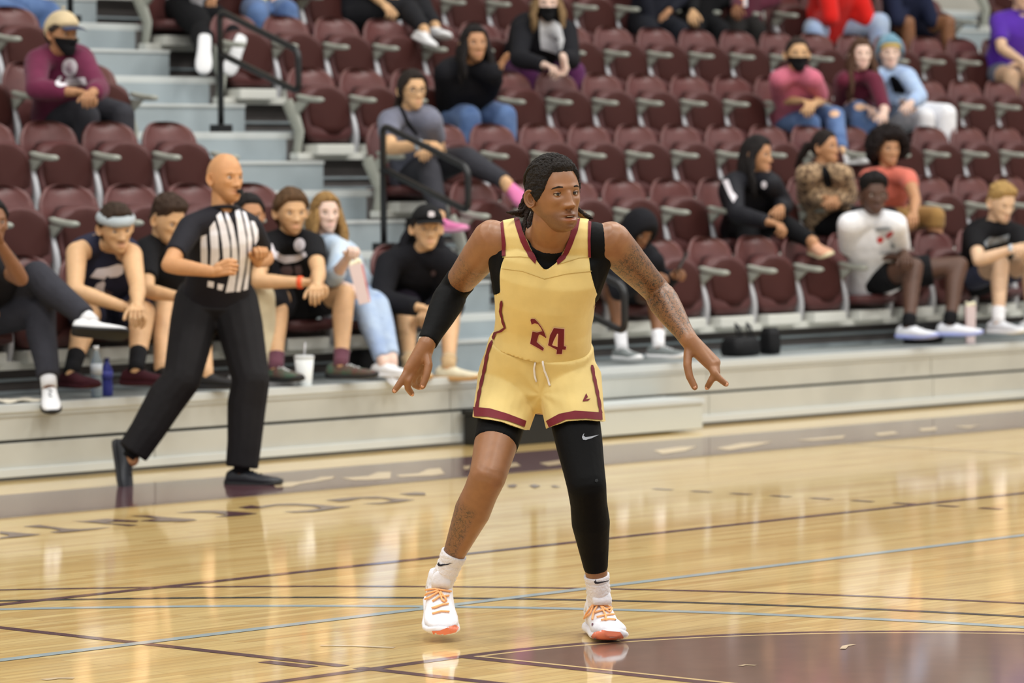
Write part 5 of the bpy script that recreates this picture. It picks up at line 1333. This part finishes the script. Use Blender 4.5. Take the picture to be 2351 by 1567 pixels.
decal('neck_trim', jer, [[(1320, 506), (1332, 502), (1326, 530), (1312, 566), (1298, 594), (1280, 608), (1278, 598), (1292, 582), (1306, 548)]], PMAR, PR_, .003, 4, jer, bvj)
decal('armhole_trim', jer, [[(1149, 505), (1155, 503), (1158, 530), (1162, 560), (1161, 588), (1153, 588), (1153, 560)]], PMAR, PR_, .003, 4, jer, bvj)
decal('armhole_trim', jer, [[(1350, 508), (1357, 510), (1355, 550), (1356, 590), (1350, 590), (1349, 550)]], PMAR, PR_, .003, 4, jer, bvj)
SEAM = cloth('gold_seam', (196, 170, 104), bump=0)
for pts in ([(1154, 590), (1196, 589), (1222, 592)], [(1284, 606), (1330, 592), (1356, 590)], [(1152, 616), (1200, 622), (1250, 640), (1300, 628), (1358, 622)]): piping('seam', dense(pts), .0012, SEAM, jer, bvj, .0008)
# numerals
NPK = cloth('pale_number_edge', (230, 190, 160), bump=0)
def npx(pts): return [(1180+x*.14035, 620+y*.14035) for x, y in pts]
two = [[(265, 800), (290, 780), (345, 785), (400, 840), (455, 915), (495, 985), (540, 1100), (512, 1104), (470, 1010), (440, 940), (395, 880), (345, 864), (290, 890)], [(300, 985), (380, 1000), (470, 978), (500, 1040), (530, 1104), (430, 1050), (415, 1060), (385, 1165), (500, 1265), (480, 1325), (260, 1200)]]
four = [(645, 925), (830, 945), (825, 1225), (862, 1235), (850, 1305), (800, 1300), (790, 1375), (680, 1375), (690, 1300), (545, 1225), (560, 1160), (580, 1050)]
for t in two+[four]: decal('number_edge', jer, [npx(t)], NPK, PR_, .0022, 3, jer, bvj)
def inset(poly, k):
    P = [np.array(p, float) for p in poly]; n_ = len(P); out = []; ar = sum(P[i][0]*P[(i+1) % n_][1]-P[(i+1) % n_][0]*P[i][1] for i in range(n_)); sg = 1 if ar > 0 else -1
    for i in range(n_):
        a, b, c = P[i-1], P[i], P[(i+1) % n_]; d1 = nz(b-a); d2 = nz(c-b); n1 = np.array([-d1[1], d1[0]])*sg; n2 = np.array([-d2[1], d2[0]])*sg; m = nz(n1+n2); out.append(b+m*k/max(.5, m @ n1))
    return out
for t, k_ in ((two[0], 6), (two[1], 9), (four, 12)): decal('number', jer, [npx(inset(t, k_))], PMAR, PR_, .0034, 3, jer, bvj)
decal('number_counter', jer, [npx([(705, 1025), (722, 1030), (712, 1245), (625, 1215), (650, 1140)])], NPK, PR_, .0044, 3, jer, bvj)
decal('number_counter', jer, [npx([(700, 1065), (706, 1070), (700, 1225), (642, 1203)])], GOLD, PR_, .0054, 3, jer, bvj)
# shorts
T = Prims(); T.loft(pl_torso(.022, (-.15, -.10, 0, .12, .26), 1.03, 1.04), 36)
for q in 'ab':
    p_, r = pl_limb(q, 'leg', 0, (0, .68)); r = list(np.interp(np.linspace(0, 1, len(r)), [0, .4, .7, 1], [.114, .100, .093, .090]))
    T.chain(p_, r, 24, flat_b=True)
sm = fuse(T, .0048, 4)
cro = A(1242, 905, 12.92)
def sfold(v):
    x, y = project(v[None]); x, y = float(x[0]), float(y[0]); a = math.atan2(y-905, x-1242); d = math.hypot(y-905, x-1242)
    return (math.sin(a*7+noise.noise(Vector((x*.012, y*.012, 0)))*3)*math.exp(-d/110)*min(1, d/40)*.7+noise.noise(Vector((x*.02, y*.016, 5)))*.8)
wrinkle(sm, .0045, sfold)
def shorts_keep(V):
    x, y = project(V)
    d_a = near_seg(V, PJ['ha'], PJ['ka']); d_b = near_seg(V, PJ['hb'], PJ['kb'])
    isa = d_a[0] < d_b[0]
    hem = np.where(isa, np.interp(x, [1085, 1110, 1150, 1205], [958, 962, 968, 988]), np.interp(x, [1250, 1300, 1340, 1385], [986, 968, 964, 968]))
    return y < hem
bvs = BVHTree.FromPolygons([v.co.copy() for v in sm.vertices], [tuple(p.vertices) for p in sm.polygons]); shm = pput('shorts', cut(sm, shorts_keep), GOLD)
decal('hem_band', shm, [[(1088, 934), (1125, 938), (1165, 950), (1207, 966), (1203, 980), (1165, 966), (1120, 957), (1090, 956)]], PMAR, PR_, .003, 4, shm, bvs)
decal('hem_band', shm, [[(1255, 966), (1285, 950), (1320, 943), (1381, 947), (1382, 964), (1345, 961), (1300, 963), (1262, 981)]], PMAR, PR_, .003, 4, shm, bvs)
for pts in ([(1130, 782), (1120, 812), (1113, 850), (1106, 880), (1100, 910), (1095, 940)], [(1358, 838), (1362, 862), (1368, 890), (1374, 920), (1378, 948)]):
    P3 = dense(pts, 8); poly = []; back = []
    for i, p in enumerate(P3):
        w2 = 2.2+2.0*abs(math.sin(i*1.15)); poly.append((p[0]-w2, p[1])); back.append((p[0]+w2, p[1]))
    decal('side_stripe', shm, [poly+back[::-1]], PMAR, PR_, .003, 4, shm, bvs)
for pts in ([(1153, 690), (1150, 715), (1156, 740), (1160, 752), (1150, 760), (1138, 764), (1132, 778)], [(1366, 700), (1368, 740), (1366, 780), (1364, 820)]):
    P3 = dense(pts, 7); poly = []; back = []
    for i, p in enumerate(P3):
        w2 = 1.8+1.8*abs(math.sin(i*1.3)); poly.append((p[0]-w2, p[1]-w2*.4)); back.append((p[0]+w2, p[1]+w2*.4))
    decal('side_stripe', jer, [poly+back[::-1]], PMAR, PR_, .003, 4, jer, bvj)
decal('maker_mark', shm, [[(1345, 903), (1349, 912), (1342, 918), (1355, 915), (1350, 920), (1337, 922)]], PMAR, PR_, .003, 3, shm, bvs)
STRING = mat('white_cord', (232, 226, 222), .8)
piping('drawstring', dense([(1231, 826), (1227, 845), (1228, 862), (1232, 876)]), .0035, STRING, shm, bvs, .004); piping('drawstring', dense([(1246, 830), (1250, 850), (1257, 868), (1264, 886)]), .0035, STRING, shm, bvs, .004)
# tights, sleeve, socks
def tight(name, q, which, f0, f1, inf=.004, m_t=PBLK, vox=.006):
    p_, r = pl_limb(q, which, inf, (f0, f1)); T = Prims().chain(p_, r, 20, flat_a=True, flat_b=True)
    if which == 'arm' and f0 < 1.12: T.cap(towards(PJ['e'+q], PJ['w'+q], .12), .051+inf, towards(PJ['e'+q], PJ['w'+q], .42), .047+inf, 14)
    return pput(name, fuse(T, vox, 2), m_t)
tight('compression_shorts', 'a', 'leg', .1, .68, .003); tg = tight('leg_sleeve', 'b', 'leg', .1, 1.70, .0035); asl = tight('arm_sleeve', 'a', 'arm', .80, 1.98)
GREYL = mat('grey_reflective', (150, 154, 162), .5); bvt = bvh_of(tg)
def swoosh(x, y, w, h): return [(x, y+h*.55), (x+w*.06, y+h*.1), (x+w*.13, y-h*.1), (x+w*.09, y+h*.3), (x+w*.2, y+h*.55), (x+w*.5, y+h*.42), (x+w, y+h*.12), (x+w*.55, y+h*.72), (x+w*.22, y+h), (x+w*.06, y+h*.95)]
decal('maker_mark', tg, [swoosh(1336, 996, 39, 14)], GREYL, PR_, .002, 3, tg, bvt)
decal('maker_mark', asl, [[(964, 772), (961, 777), (960, 782), (964, 779), (972, 772)]], mat('white_print', (226, 226, 230), .6), PR_, .002, 2, asl)
decal('worn_hole', tg, [[(1366, 1100), (1371, 1099), (1373, 1104), (1369, 1107), (1365, 1105)]], PSK, PR_, .002, 2, tg, bvt)
for q, f0, x, y, w in (('a', 1.70, 1005, 1290, 36), ('b', 1.76, 1364, 1330, 36)):
    p_, r = pl_limb(q, 'leg', .003, (f0, 2)); ext = [p_[0]+(p_[1]-p_[0])*0]+p_[0:]
    T = Prims(); P3 = []; RR = []
    for t in np.linspace(0, 1.12, 18):
        i = t*(len(p_)-1); k_ = min(int(i), len(p_)-2); P3.append(towards(p_[k_], p_[k_+1], i-k_)); RR.append(np.interp(i, range(len(r)), r)+.0035*(.5+.5*math.sin(t*40))*(t > .3)+(.003 if t < .25 else 0))
    mb = MB().tube([v-pbase for v in P3], RR, 24); so = mb.build('sock', SOCKW, PR_, True)
    decal('maker_mark', so, [swoosh(x, y, w, 9)], mat('navy_mark', (24, 24, 40), .7), PR_, .002, 2)
# finger nails
NAIL = mat('nail', (214, 160, 130), .3, spec=.5)
for p0, p1, r1 in tipsA+tipsB:
    ax = nz(p1-p0); n_ = nz(-FW-ax*(-FW @ ax)); c = p1+n_*r1*.72; l = np.cross(ax, n_)
    Q = Prims().loft([(c-ax*.006, l*.0045, n_*.0012), (c, l*.0056, n_*.0022), (c+ax*.006, l*.004, n_*.0012)], 10); link_mesh('fingernail', np.concatenate(Q.V)-pbase, Q.F, NAIL, pbody, True)
# shoes
SHW = cloth('white_knit', (232, 230, 236), bump=.25, bscale=90); CORAL = mat('coral_rubber', (240, 136, 104), .5); LACE = mat('orange_lace', (250, 184, 124), .75); MIDS = mat('white_midsole', (236, 234, 240), .45)
fa = nz([-FW[0]*.9+RT[0]*.06, -FW[1]*.9+RT[1]*.06, -.26]); fb = nz([-FW[0]*.97+RT[0]*.16, -FW[1]*.97+RT[1]*.16, 0])
ua = nz(np.array([0, 0, 1.0])+RT*.05)
za, zb = PJ['aa'][2], PJ['ab'][2]
shA = shoe('shoe', PJ['aa']-pbase+fa*.005+np.array([0, 0, .014]), fa, ua, PR_, SHW, MIDS, 1.2, None, .028, .088, det=2)
shB = shoe('shoe', PJ['ab']-pbase-fb*.01, fb, np.array([0, 0, 1.0]), PR_, SHW, MIDS, 1.2, None, .028, (zb-.002)/1.2, det=2)
def tongue(sh, ank, f, u, top):
    f = nz(f); u = nz(u-f*(u @ f)); r = np.cross(f, u); c0 = ank-pbase
    Q = Prims().loft([(c0+f*.045+u*(.0), r*.030, f*.010), (c0+f*.042+u*top*.5, r*.033, f*.010), (c0+f*.036+u*top, r*.026, f*.008), (c0+f*.034+u*(top+.012), r*.012, f*.004)], 18, 2.6)
    link_mesh('tongue', np.concatenate(Q.V), Q.F, SHW, sh, True)
    Q = Prims().loft([(c0-f*.028+u*t, r*(.046-.004*k_), f*(.042-.003*k_)) for k_, t in enumerate((-.03, -.005, .02, .032))], 20, 2.2); link_mesh('ankle_collar', np.concatenate(Q.V), Q.F, SHW, sh, True)
tongue(shA, PJ['aa']+np.array([0, 0, .012]), fa, ua, .045); tongue(shB, PJ['ab'], fb, np.array([0, 0, 1.0]), .04)
def shoe_detail(sh, laces, coral, tongue, extra=()):
    bv = bvh_of(sh); sole = [c for c in sh.children if c.name.startswith('sole')][0]; bs = bvh_of(sole)
    for ln in laces:
        P3 = [on_surface(bv, x, y, .005) for x, y in dense(ln, 4)]; P3 = [p for p in P3 if p is not None]
        if len(P3) > 2: MB().tube([p-pbase for p in P3], .0036, 6).build('lace', LACE, sh, True)
    Vs = [Vector(pbase.tolist())+v.co for ob in (sh, sole) for v in ob.data.vertices]; k0 = len(sh.data.vertices); bs = BVHTree.FromPolygons(Vs, [tuple(p.vertices) for p in sh.data.polygons]+[tuple(i+k0 for i in p.vertices) for p in sole.data.polygons]); decal('outsole', sole, [coral], CORAL, PR_, .002, 3, sh, bs)
    decal('tongue_mark', sh, tongue[0], tongue[1], PR_, .003, 2, sh, bv)
    for pl, m_x in extra: decal('shoe_print', sh, [pl], m_x, PR_, .002, 2, sh, bv)
def spx(pts): return [(930+x*.2297, 1260+y*.2297) for x, y in pts]
TEAL = mat('teal_print', (90, 150, 160), .6); WINE = mat('wine_print', (110, 60, 80), .6); YEL = mat('yellow_badge', (244, 226, 150), .6)
shoe_detail(shA, [spx(l) for l in ([(200, 412), (300, 405), (450, 428)], [(160, 520), (230, 450), (330, 420)], [(160, 525), (250, 490), (340, 430)], [(350, 430), (400, 500), (410, 530)], [(345, 440), (370, 520), (400, 540)], [(280, 530), (340, 480), (430, 470)], [(270, 600), (350, 570), (430, 555)], [(275, 655), (360, 630), (440, 635)], [(290, 600), (380, 560)])],
    [(992, 1447), (1010, 1446), (1044, 1433), (1053, 1440), (1046, 1450), (1010, 1459), (996, 1456)], ([spx([(280, 375), (300, 345), (350, 410), (320, 405), (295, 370), (290, 400)])], WINE), [(spx([(170, 640), (200, 630), (185, 660)]), TEAL)])
shoe_detail(shB, [spx(l) for l in ([(1880, 570), (1830, 640), (1805, 690)], [(1890, 570), (1860, 650), (1815, 680)], [(1930, 560), (1890, 640), (1880, 710)], [(1950, 570), (2000, 660), (2010, 720)], [(1960, 575), (2040, 640), (2060, 600)], [(1900, 640), (1990, 610), (2050, 600)], [(1920, 690), (2000, 670), (2080, 660)], [(1960, 720), (2040, 710), (2100, 715)], [(1880, 570), (1960, 560), (2050, 590)])],
    [(1366, 1450), (1380, 1446), (1424, 1450), (1433, 1464), (1424, 1473), (1380, 1474), (1362, 1470), (1358, 1460)], ([spx([(1920, 530), (1945, 505), (1965, 500), (1990, 505), (2020, 520), (2035, 545), (2030, 570), (1925, 560)])], YEL), [(spx([(2075, 690), (2110, 705), (2105, 718), (2080, 705)]), mat('navy_mark', (24, 24, 40), .7)), (spx([(1870, 740), (1885, 745), (1880, 765), (1868, 765)]), WINE)])
# ================================================================== PRINTS ON CLOTHES
PRW = mat('white_shirt_print', (226, 220, 226), .8); PRR = mat('red_shirt_print', (196, 60, 60), .8); PRG = mat('grey_shirt_print', (150, 156, 162), .8); PRM = mat('faded_mauve_print', (96, 80, 84), .8)
def pr(key, part, polys, m_, x0=0, y0=0, k=1.0, name='shirt_print', cell=3):
    o = people[key]; tgt = o[part]
    bv = bvh_of(tgt)
    for pl in polys: decal(name, tgt, [[(x0+x*k, y0+y*k) for x, y in pl]], m_, o['root'], .005, cell, tgt, bv)
ring = lambda cx, cy, rx, ry, n=16: [(cx+rx*math.cos(2*math.pi*i/n), cy+ry*math.sin(2*math.pi*i/n)) for i in range(n)]
# maroon sweatshirt: oval emblem and script line
pr('tan_cap', 'top', [ring(161, 155, 18, 21)], PRW); pr('tan_cap', 'top', [ring(160, 155, 8, 12)], mat('faded_emblem', (170, 130, 150), .8))
pr('tan_cap', 'top', [[(127, 190), (135, 175), (143, 174), (141, 182), (136, 190), (146, 192), (150, 180), (160, 178), (175, 178), (196, 178), (201, 194), (180, 195), (152, 197), (138, 200), (129, 197)]], PRW)
pr('headband', 'top', [[(207, 635), (222, 616), (246, 613), (270, 605), (284, 607), (282, 626), (270, 634), (252, 636), (246, 632), (240, 640)], [(212, 668), (222, 650), (238, 643), (242, 650), (238, 662), (240, 672), (234, 678)]], PRW)
pr('headband', 'top', [[(238, 660), (246, 666), (258, 670), (257, 678), (246, 677)]], PRM)
pr('beard', 'top', [[(614, 562), (624, 560), (630, 576), (652, 586), (672, 586), (702, 578), (706, 588), (680, 600), (654, 604), (630, 594), (617, 580)], ring(689, 562, 13, 15)], PRW)
pr('beard', 'top', [[(638, 622), (650, 610), (668, 610), (674, 622), (668, 630), (640, 630)], [(676, 610), (690, 608), (694, 622), (690, 630), (678, 628)]], PRM)
pr('white_tee', 'top', [[(2013, 546), (2024, 542), (2030, 550), (2022, 558), (2014, 556)], [(2034, 540), (2042, 532), (2052, 530), (2048, 540), (2036, 548)]], PRR)
pr('white_tee', 'top', [[(2010, 524), (2036, 520), (2048, 522), (2046, 526), (2012, 530)], [(2044, 556), (2056, 560), (2052, 572), (2046, 568)], [(2020, 578), (2048, 576), (2048, 581), (2020, 582)]], PRG)
pr('blond', 'top', [[(2259, 557), (2270, 545), (2292, 544), (2318, 538), (2316, 552), (2290, 558), (2262, 566)]], PRG)
pr('black_jacket', 'top', [ring(1762, 388, 8, 8), ring(1755, 424, 6, 8), [(1660, 415), (1672, 412), (1682, 440), (1692, 452), (1684, 466), (1674, 448)]], PRW)
pr('cardigan', 'top', [[(1238, 46), (1272, 48), (1288, 58), (1296, 92), (1292, 112), (1278, 124), (1258, 116), (1242, 112), (1238, 80)]], WHT, name='tee_front')
pr('capguy', 'top', [ring(996, 626, 6, 7)], PRM)
pr('glasses', 'top', [[(912, 240), (922, 244), (938, 276), (960, 306), (956, 312), (932, 284)]], BLKC, name='lanyard')
pr('scarf', 'top', [[(2040, 176), (2052, 172), (2066, 184), (2080, 206), (2076, 216), (2052, 214)]], BLKC, name='tee_front')
pr('pink', 'bot', [ring(1916, 262, 11, 8)], mat('knee_skin', (222, 182, 150), .6), name='ripped_knee'); pr('longhair', 'bot', [ring(1974, 246, 12, 8)], mat('knee_skin', (222, 182, 150), .6), name='ripped_knee')
pr('leopard', 'top', [[(1884, 384), (1898, 382), (1908, 400), (1912, 424), (1900, 432), (1890, 420)]], BLKC, name='tee_front')
# wristbands
def wristlet(key, q, m_, name, t=.92):
    o = people[key]; J = o['J']; c = towards(J['e'+q], J['w'+q], t)-o['base']; ax = nz(J['w'+q]-J['e'+q]); u, w = frame_from(ax, [0, 0, 1])
    mb = MB(); mb.tube([c-ax*.013, c-ax*.012, c+ax*.012, c+ax*.013], [.028, .0345, .0345, .028], 14); mb.build(name, m_, o['root'], True)
wristlet('beard', 'a', mat('orange_band', (240, 92, 48), .5), 'wristband'); wristlet('blond', 'a', mat('silver_watch', (180, 190, 200), .4), 'wrist_watch', .86); wristlet('glasses', 'a', mat('silver_watch', (180, 190, 200), .4), 'wrist_watch', .9)
# cap emblem
o = people['capguy']; hh = np.array([o['J']['H']+o['hf'] @ (np.array([x, .105, .088+z])*o['hs'])-o['base'] for x, z in ((-.018, -.012), (.0, -.016), (.018, -.012), (.016, .012), (0, .017), (-.016, .012))])
link_mesh('cap_emblem', np.concatenate([hh, hh+(o['hf'] @ np.array([0, .012, 0]))]), [(0, 1, 2, 3, 4, 5), (11, 10, 9, 8, 7, 6)]+[(i, (i+1) % 6, 6+(i+1) % 6, 6+i) for i in range(6)], PRW, o['root'])

# ================================================================== THINGS ON THE DECK
D1 = deck_z(1)
def at_deck(px, py): return plane_z(px, py, D1)
def lathe(prof, n=20):
    V = []; F = []
    for r, z in prof:
        for j in range(n): V.append((r*math.cos(2*math.pi*j/n), r*math.sin(2*math.pi*j/n), z))
    for i in range(len(prof)-1):
        for j in range(n): F.append((i*n+j, i*n+(j+1) % n, (i+1)*n+(j+1) % n, (i+1)*n+j))
    F.append(tuple(range(n-1, -1, -1))); F.append(tuple((len(prof)-1)*n+j for j in range(n)))
    return V, F
def bottle(px, dy, body, cap_m, lab_m, h, label):
    p = plane_y(px, 900, NOSE1+dy); e = empty('water_bottle', (p[0], NOSE1+dy, D1)); tag(e, label, 'bottle')
    V, F = lathe([(.026, 0), (.031, .008), (.031, h*.3), (.028, h*.42), (.031, h*.55), (.031, h*.68), (.013, h*.88), (.012, h*.93)]); link_mesh('bottle_body', V, F, body, e, True)
    V, F = lathe([(.014, h*.92), (.0145, h), (.012, h)]); link_mesh('bottle_cap', V, F, cap_m, e, True)
    V, F = lathe([(.0318, h*.45), (.0318, h*.66)]); link_mesh('bottle_label', V, F, lab_m, e, True)
bottle(222, .10, mat('clear_plastic', (190, 204, 212), .15, trans=.6, spec=.5), mat('white_cap', (226, 228, 230), .5), mat('pale_label', (200, 206, 214), .6), .27, 'clear plastic water bottle standing by the feet of the headband man')
bottle(246, .17, mat('blue_bottle', (54, 60, 140), .3), mat('navy_cap', (40, 44, 90), .5), mat('blue_label', (70, 74, 160), .5), .2, 'small blue bottle standing behind the clear water bottle')
p = plane_y(699, 880, NOSE1+.07); e = empty('foam_cup', (p[0], NOSE1+.07, D1)); tag(e, 'white foam cup with lid and straw on the deck edge', 'cup')
V, F = lathe([(.038, 0), (.040, .004), (.054, .15), (.052, .15)]); link_mesh('cup_body', V, F, mat('white_foam', (236, 240, 240), .7), e, True)
V, F = lathe([(.056, .148), (.058, .156), (.050, .164), (.046, .165)]); link_mesh('lid', V, F, mat('clear_lid', (214, 218, 220), .3), e, True)
MB().tube([(.0, 0, .16), (.006, 0, .2), (.01, 0, .235)], .0035, 8).build('straw', mat('white_straw', (220, 220, 226), .4), e, True)
PB_W = mat('popcorn_paper', (226, 206, 204), .7); PB_R = mat('popcorn_red', (196, 70, 76), .7)
def popcorn(loc, ax, label, h=.24):
    e = empty('popcorn_box', tuple(loc)); tag(e, label, 'popcorn box')
    ax = nz(ax); R3 = Vector((0, 0, 1)).rotation_difference(Vector(ax.tolist())).to_matrix().to_4x4() @ Matrix.Rotation(math.radians(40), 4, 'Z')
    def bx_(w0, w1, d0, d1, z0, z1, name, m_):
        V = [(-w0, -d0, z0), (w0, -d0, z0), (w0, d0, z0), (-w0, d0, z0), (-w1, -d1, z1), (w1, -d1, z1), (w1, d1, z1), (-w1, d1, z1)]; o = link_mesh(name, V, [(0, 3, 2, 1), (4, 5, 6, 7), (0, 1, 5, 4), (1, 2, 6, 5), (2, 3, 7, 6), (3, 0, 4, 7)], m_, e); o.data.transform(R3); return o
    bx_(.055, .066, .028, .034, 0, h, 'carton', PB_W)
    for i in range(-2, 3): bx_(.004, .005, .0285, .0345, .01, h-.01, 'red_stripe', PB_R).data.transform(R3 @ Matrix.Translation((i*.022, 0, 0)) @ R3.inverted())
    o = link_mesh('emblem', [(.024*math.cos(a), -.033, .1+.024*math.sin(a)) for a in np.linspace(0, 2*math.pi, 15)[:-1]], [tuple(range(14))], PB_R, e); o.data.transform(R3)
    Q = Prims(); r_ = random.Random(3)
    for i in range(34): Q.ball((r_.uniform(-.055, .055), r_.uniform(-.026, .026), h+r_.uniform(-.004, .02)), r_.uniform(.008, .013), 7)
    o = link_mesh('popcorn', np.concatenate(Q.V), Q.F, mat('popcorn', (240, 234, 206), .8), e, True); o.data.transform(R3); o['kind'] = 'stuff'
gp = people['girl']['J']; pc0 = at_depth(838, 696, depth_of(gp['wb'])-.10); pc1 = at_depth(818, 612, depth_of(gp['wb'])-.10)
popcorn(pc0, pc1-pc0, 'red and white popcorn box held on the lap of the girl', .22)
pp = plane_y(2228, 790, NOSE1+.16); popcorn((pp[0], NOSE1+.16, D1), (0, 0, 1), 'red and white popcorn box standing on the deck at the right', .25)
# bags
def bag(px, dy, w, d, h, label, strap=True):
    p = plane_y(px, 800, NOSE1+dy); e = empty('black_bag', (p[0], NOSE1+dy, D1)); tag(e, label, 'bag')
    Q = Prims().loft([((0, 0, .004), (w*.92, 0, 0), (0, d*.9, 0)), ((0, 0, h*.3), (w, 0, 0), (0, d, 0)), ((0, 0, h*.75), (w*.96, 0, 0), (0, d*.9, 0)), ((0, 0, h), (w*.8, 0, 0), (0, d*.6, 0))], 24, 4)
    link_mesh('bag_body', np.concatenate(Q.V), Q.F, cloth('black_nylon', (26, 26, 28), rough=.6), e, True)
    if strap:
        for sx in (-.5, .35): MB().tube([(w*sx, -d*.4, h*.9), (w*sx, -d*.2, h*1.5), (w*(sx+.12), 0, h*1.7), (w*(sx+.25), -d*.2, h*1.5), (w*(sx+.28), -d*.4, h*.9)], .008, 8).build('handle', BLACKR, e, True)
bag(1700, .30, .13, .09, .12, 'black bag with upright handles on the deck under the empty seats'); bag(1768, .26, .055, .06, .17, 'narrow black case standing right of the handled bag', False)
bag(2120, .42, .17, .08, .14, 'black bag behind the white sneakers of the young man', False); bag(842, .40, .11, .08, .16, 'black bag on the deck behind the crossed legs of the girl', False)
# phone, packet
hj = people['hood']['J']; c = (hj['wb']+nz(hj['wb']-hj['eb'])*.09); e = MB().box(-.035, .035, -.004, .004, -.07, .07).build('phone', mat('phone_black', (20, 20, 24), .2, spec=.6), None, bevel=.003); e.location = (c+np.array([-.02, -.03, .05])).tolist(); e.rotation_euler = (.5, 0, .5); tag(e, 'dark phone held by the hooded child', 'phone')
oj = people['top_orange']['J']; c = towards(oj['wa'], oj['wb'], .5); e = empty('snack_packet', tuple(c+np.array([-.06, -.05, .06]))); tag(e, 'orange and white packet in the hands of a spectator at the top', 'packet')
MB().box(-.045, .005, -.02, .02, -.05, .08).build('packet_front', mat('orange_foil', (238, 140, 40), .4), e, bevel=.008); MB().box(.004, .05, -.018, .018, -.05, .075).build('packet_side', mat('white_foil', (222, 220, 226), .4), e, bevel=.008)

# loose paper on the deck
p = plane_y(40, 905, NOSE1+.12); e = MB().grid(lambda u, v: (-.14+.28*u, -.1+.2*v, .004+.012*math.sin(u*5+v*3)**2), 10, 8).build('paper_sheet', mat('off_white_paper', (214, 206, 188), .8), None, True); e.location = (p[0], NOSE1+.12, D1); tag(e, 'crumpled off-white sheet lying on the deck edge at far left', 'paper')
build_chairs()
for o in PROTO: bpy.data.objects.remove(o)
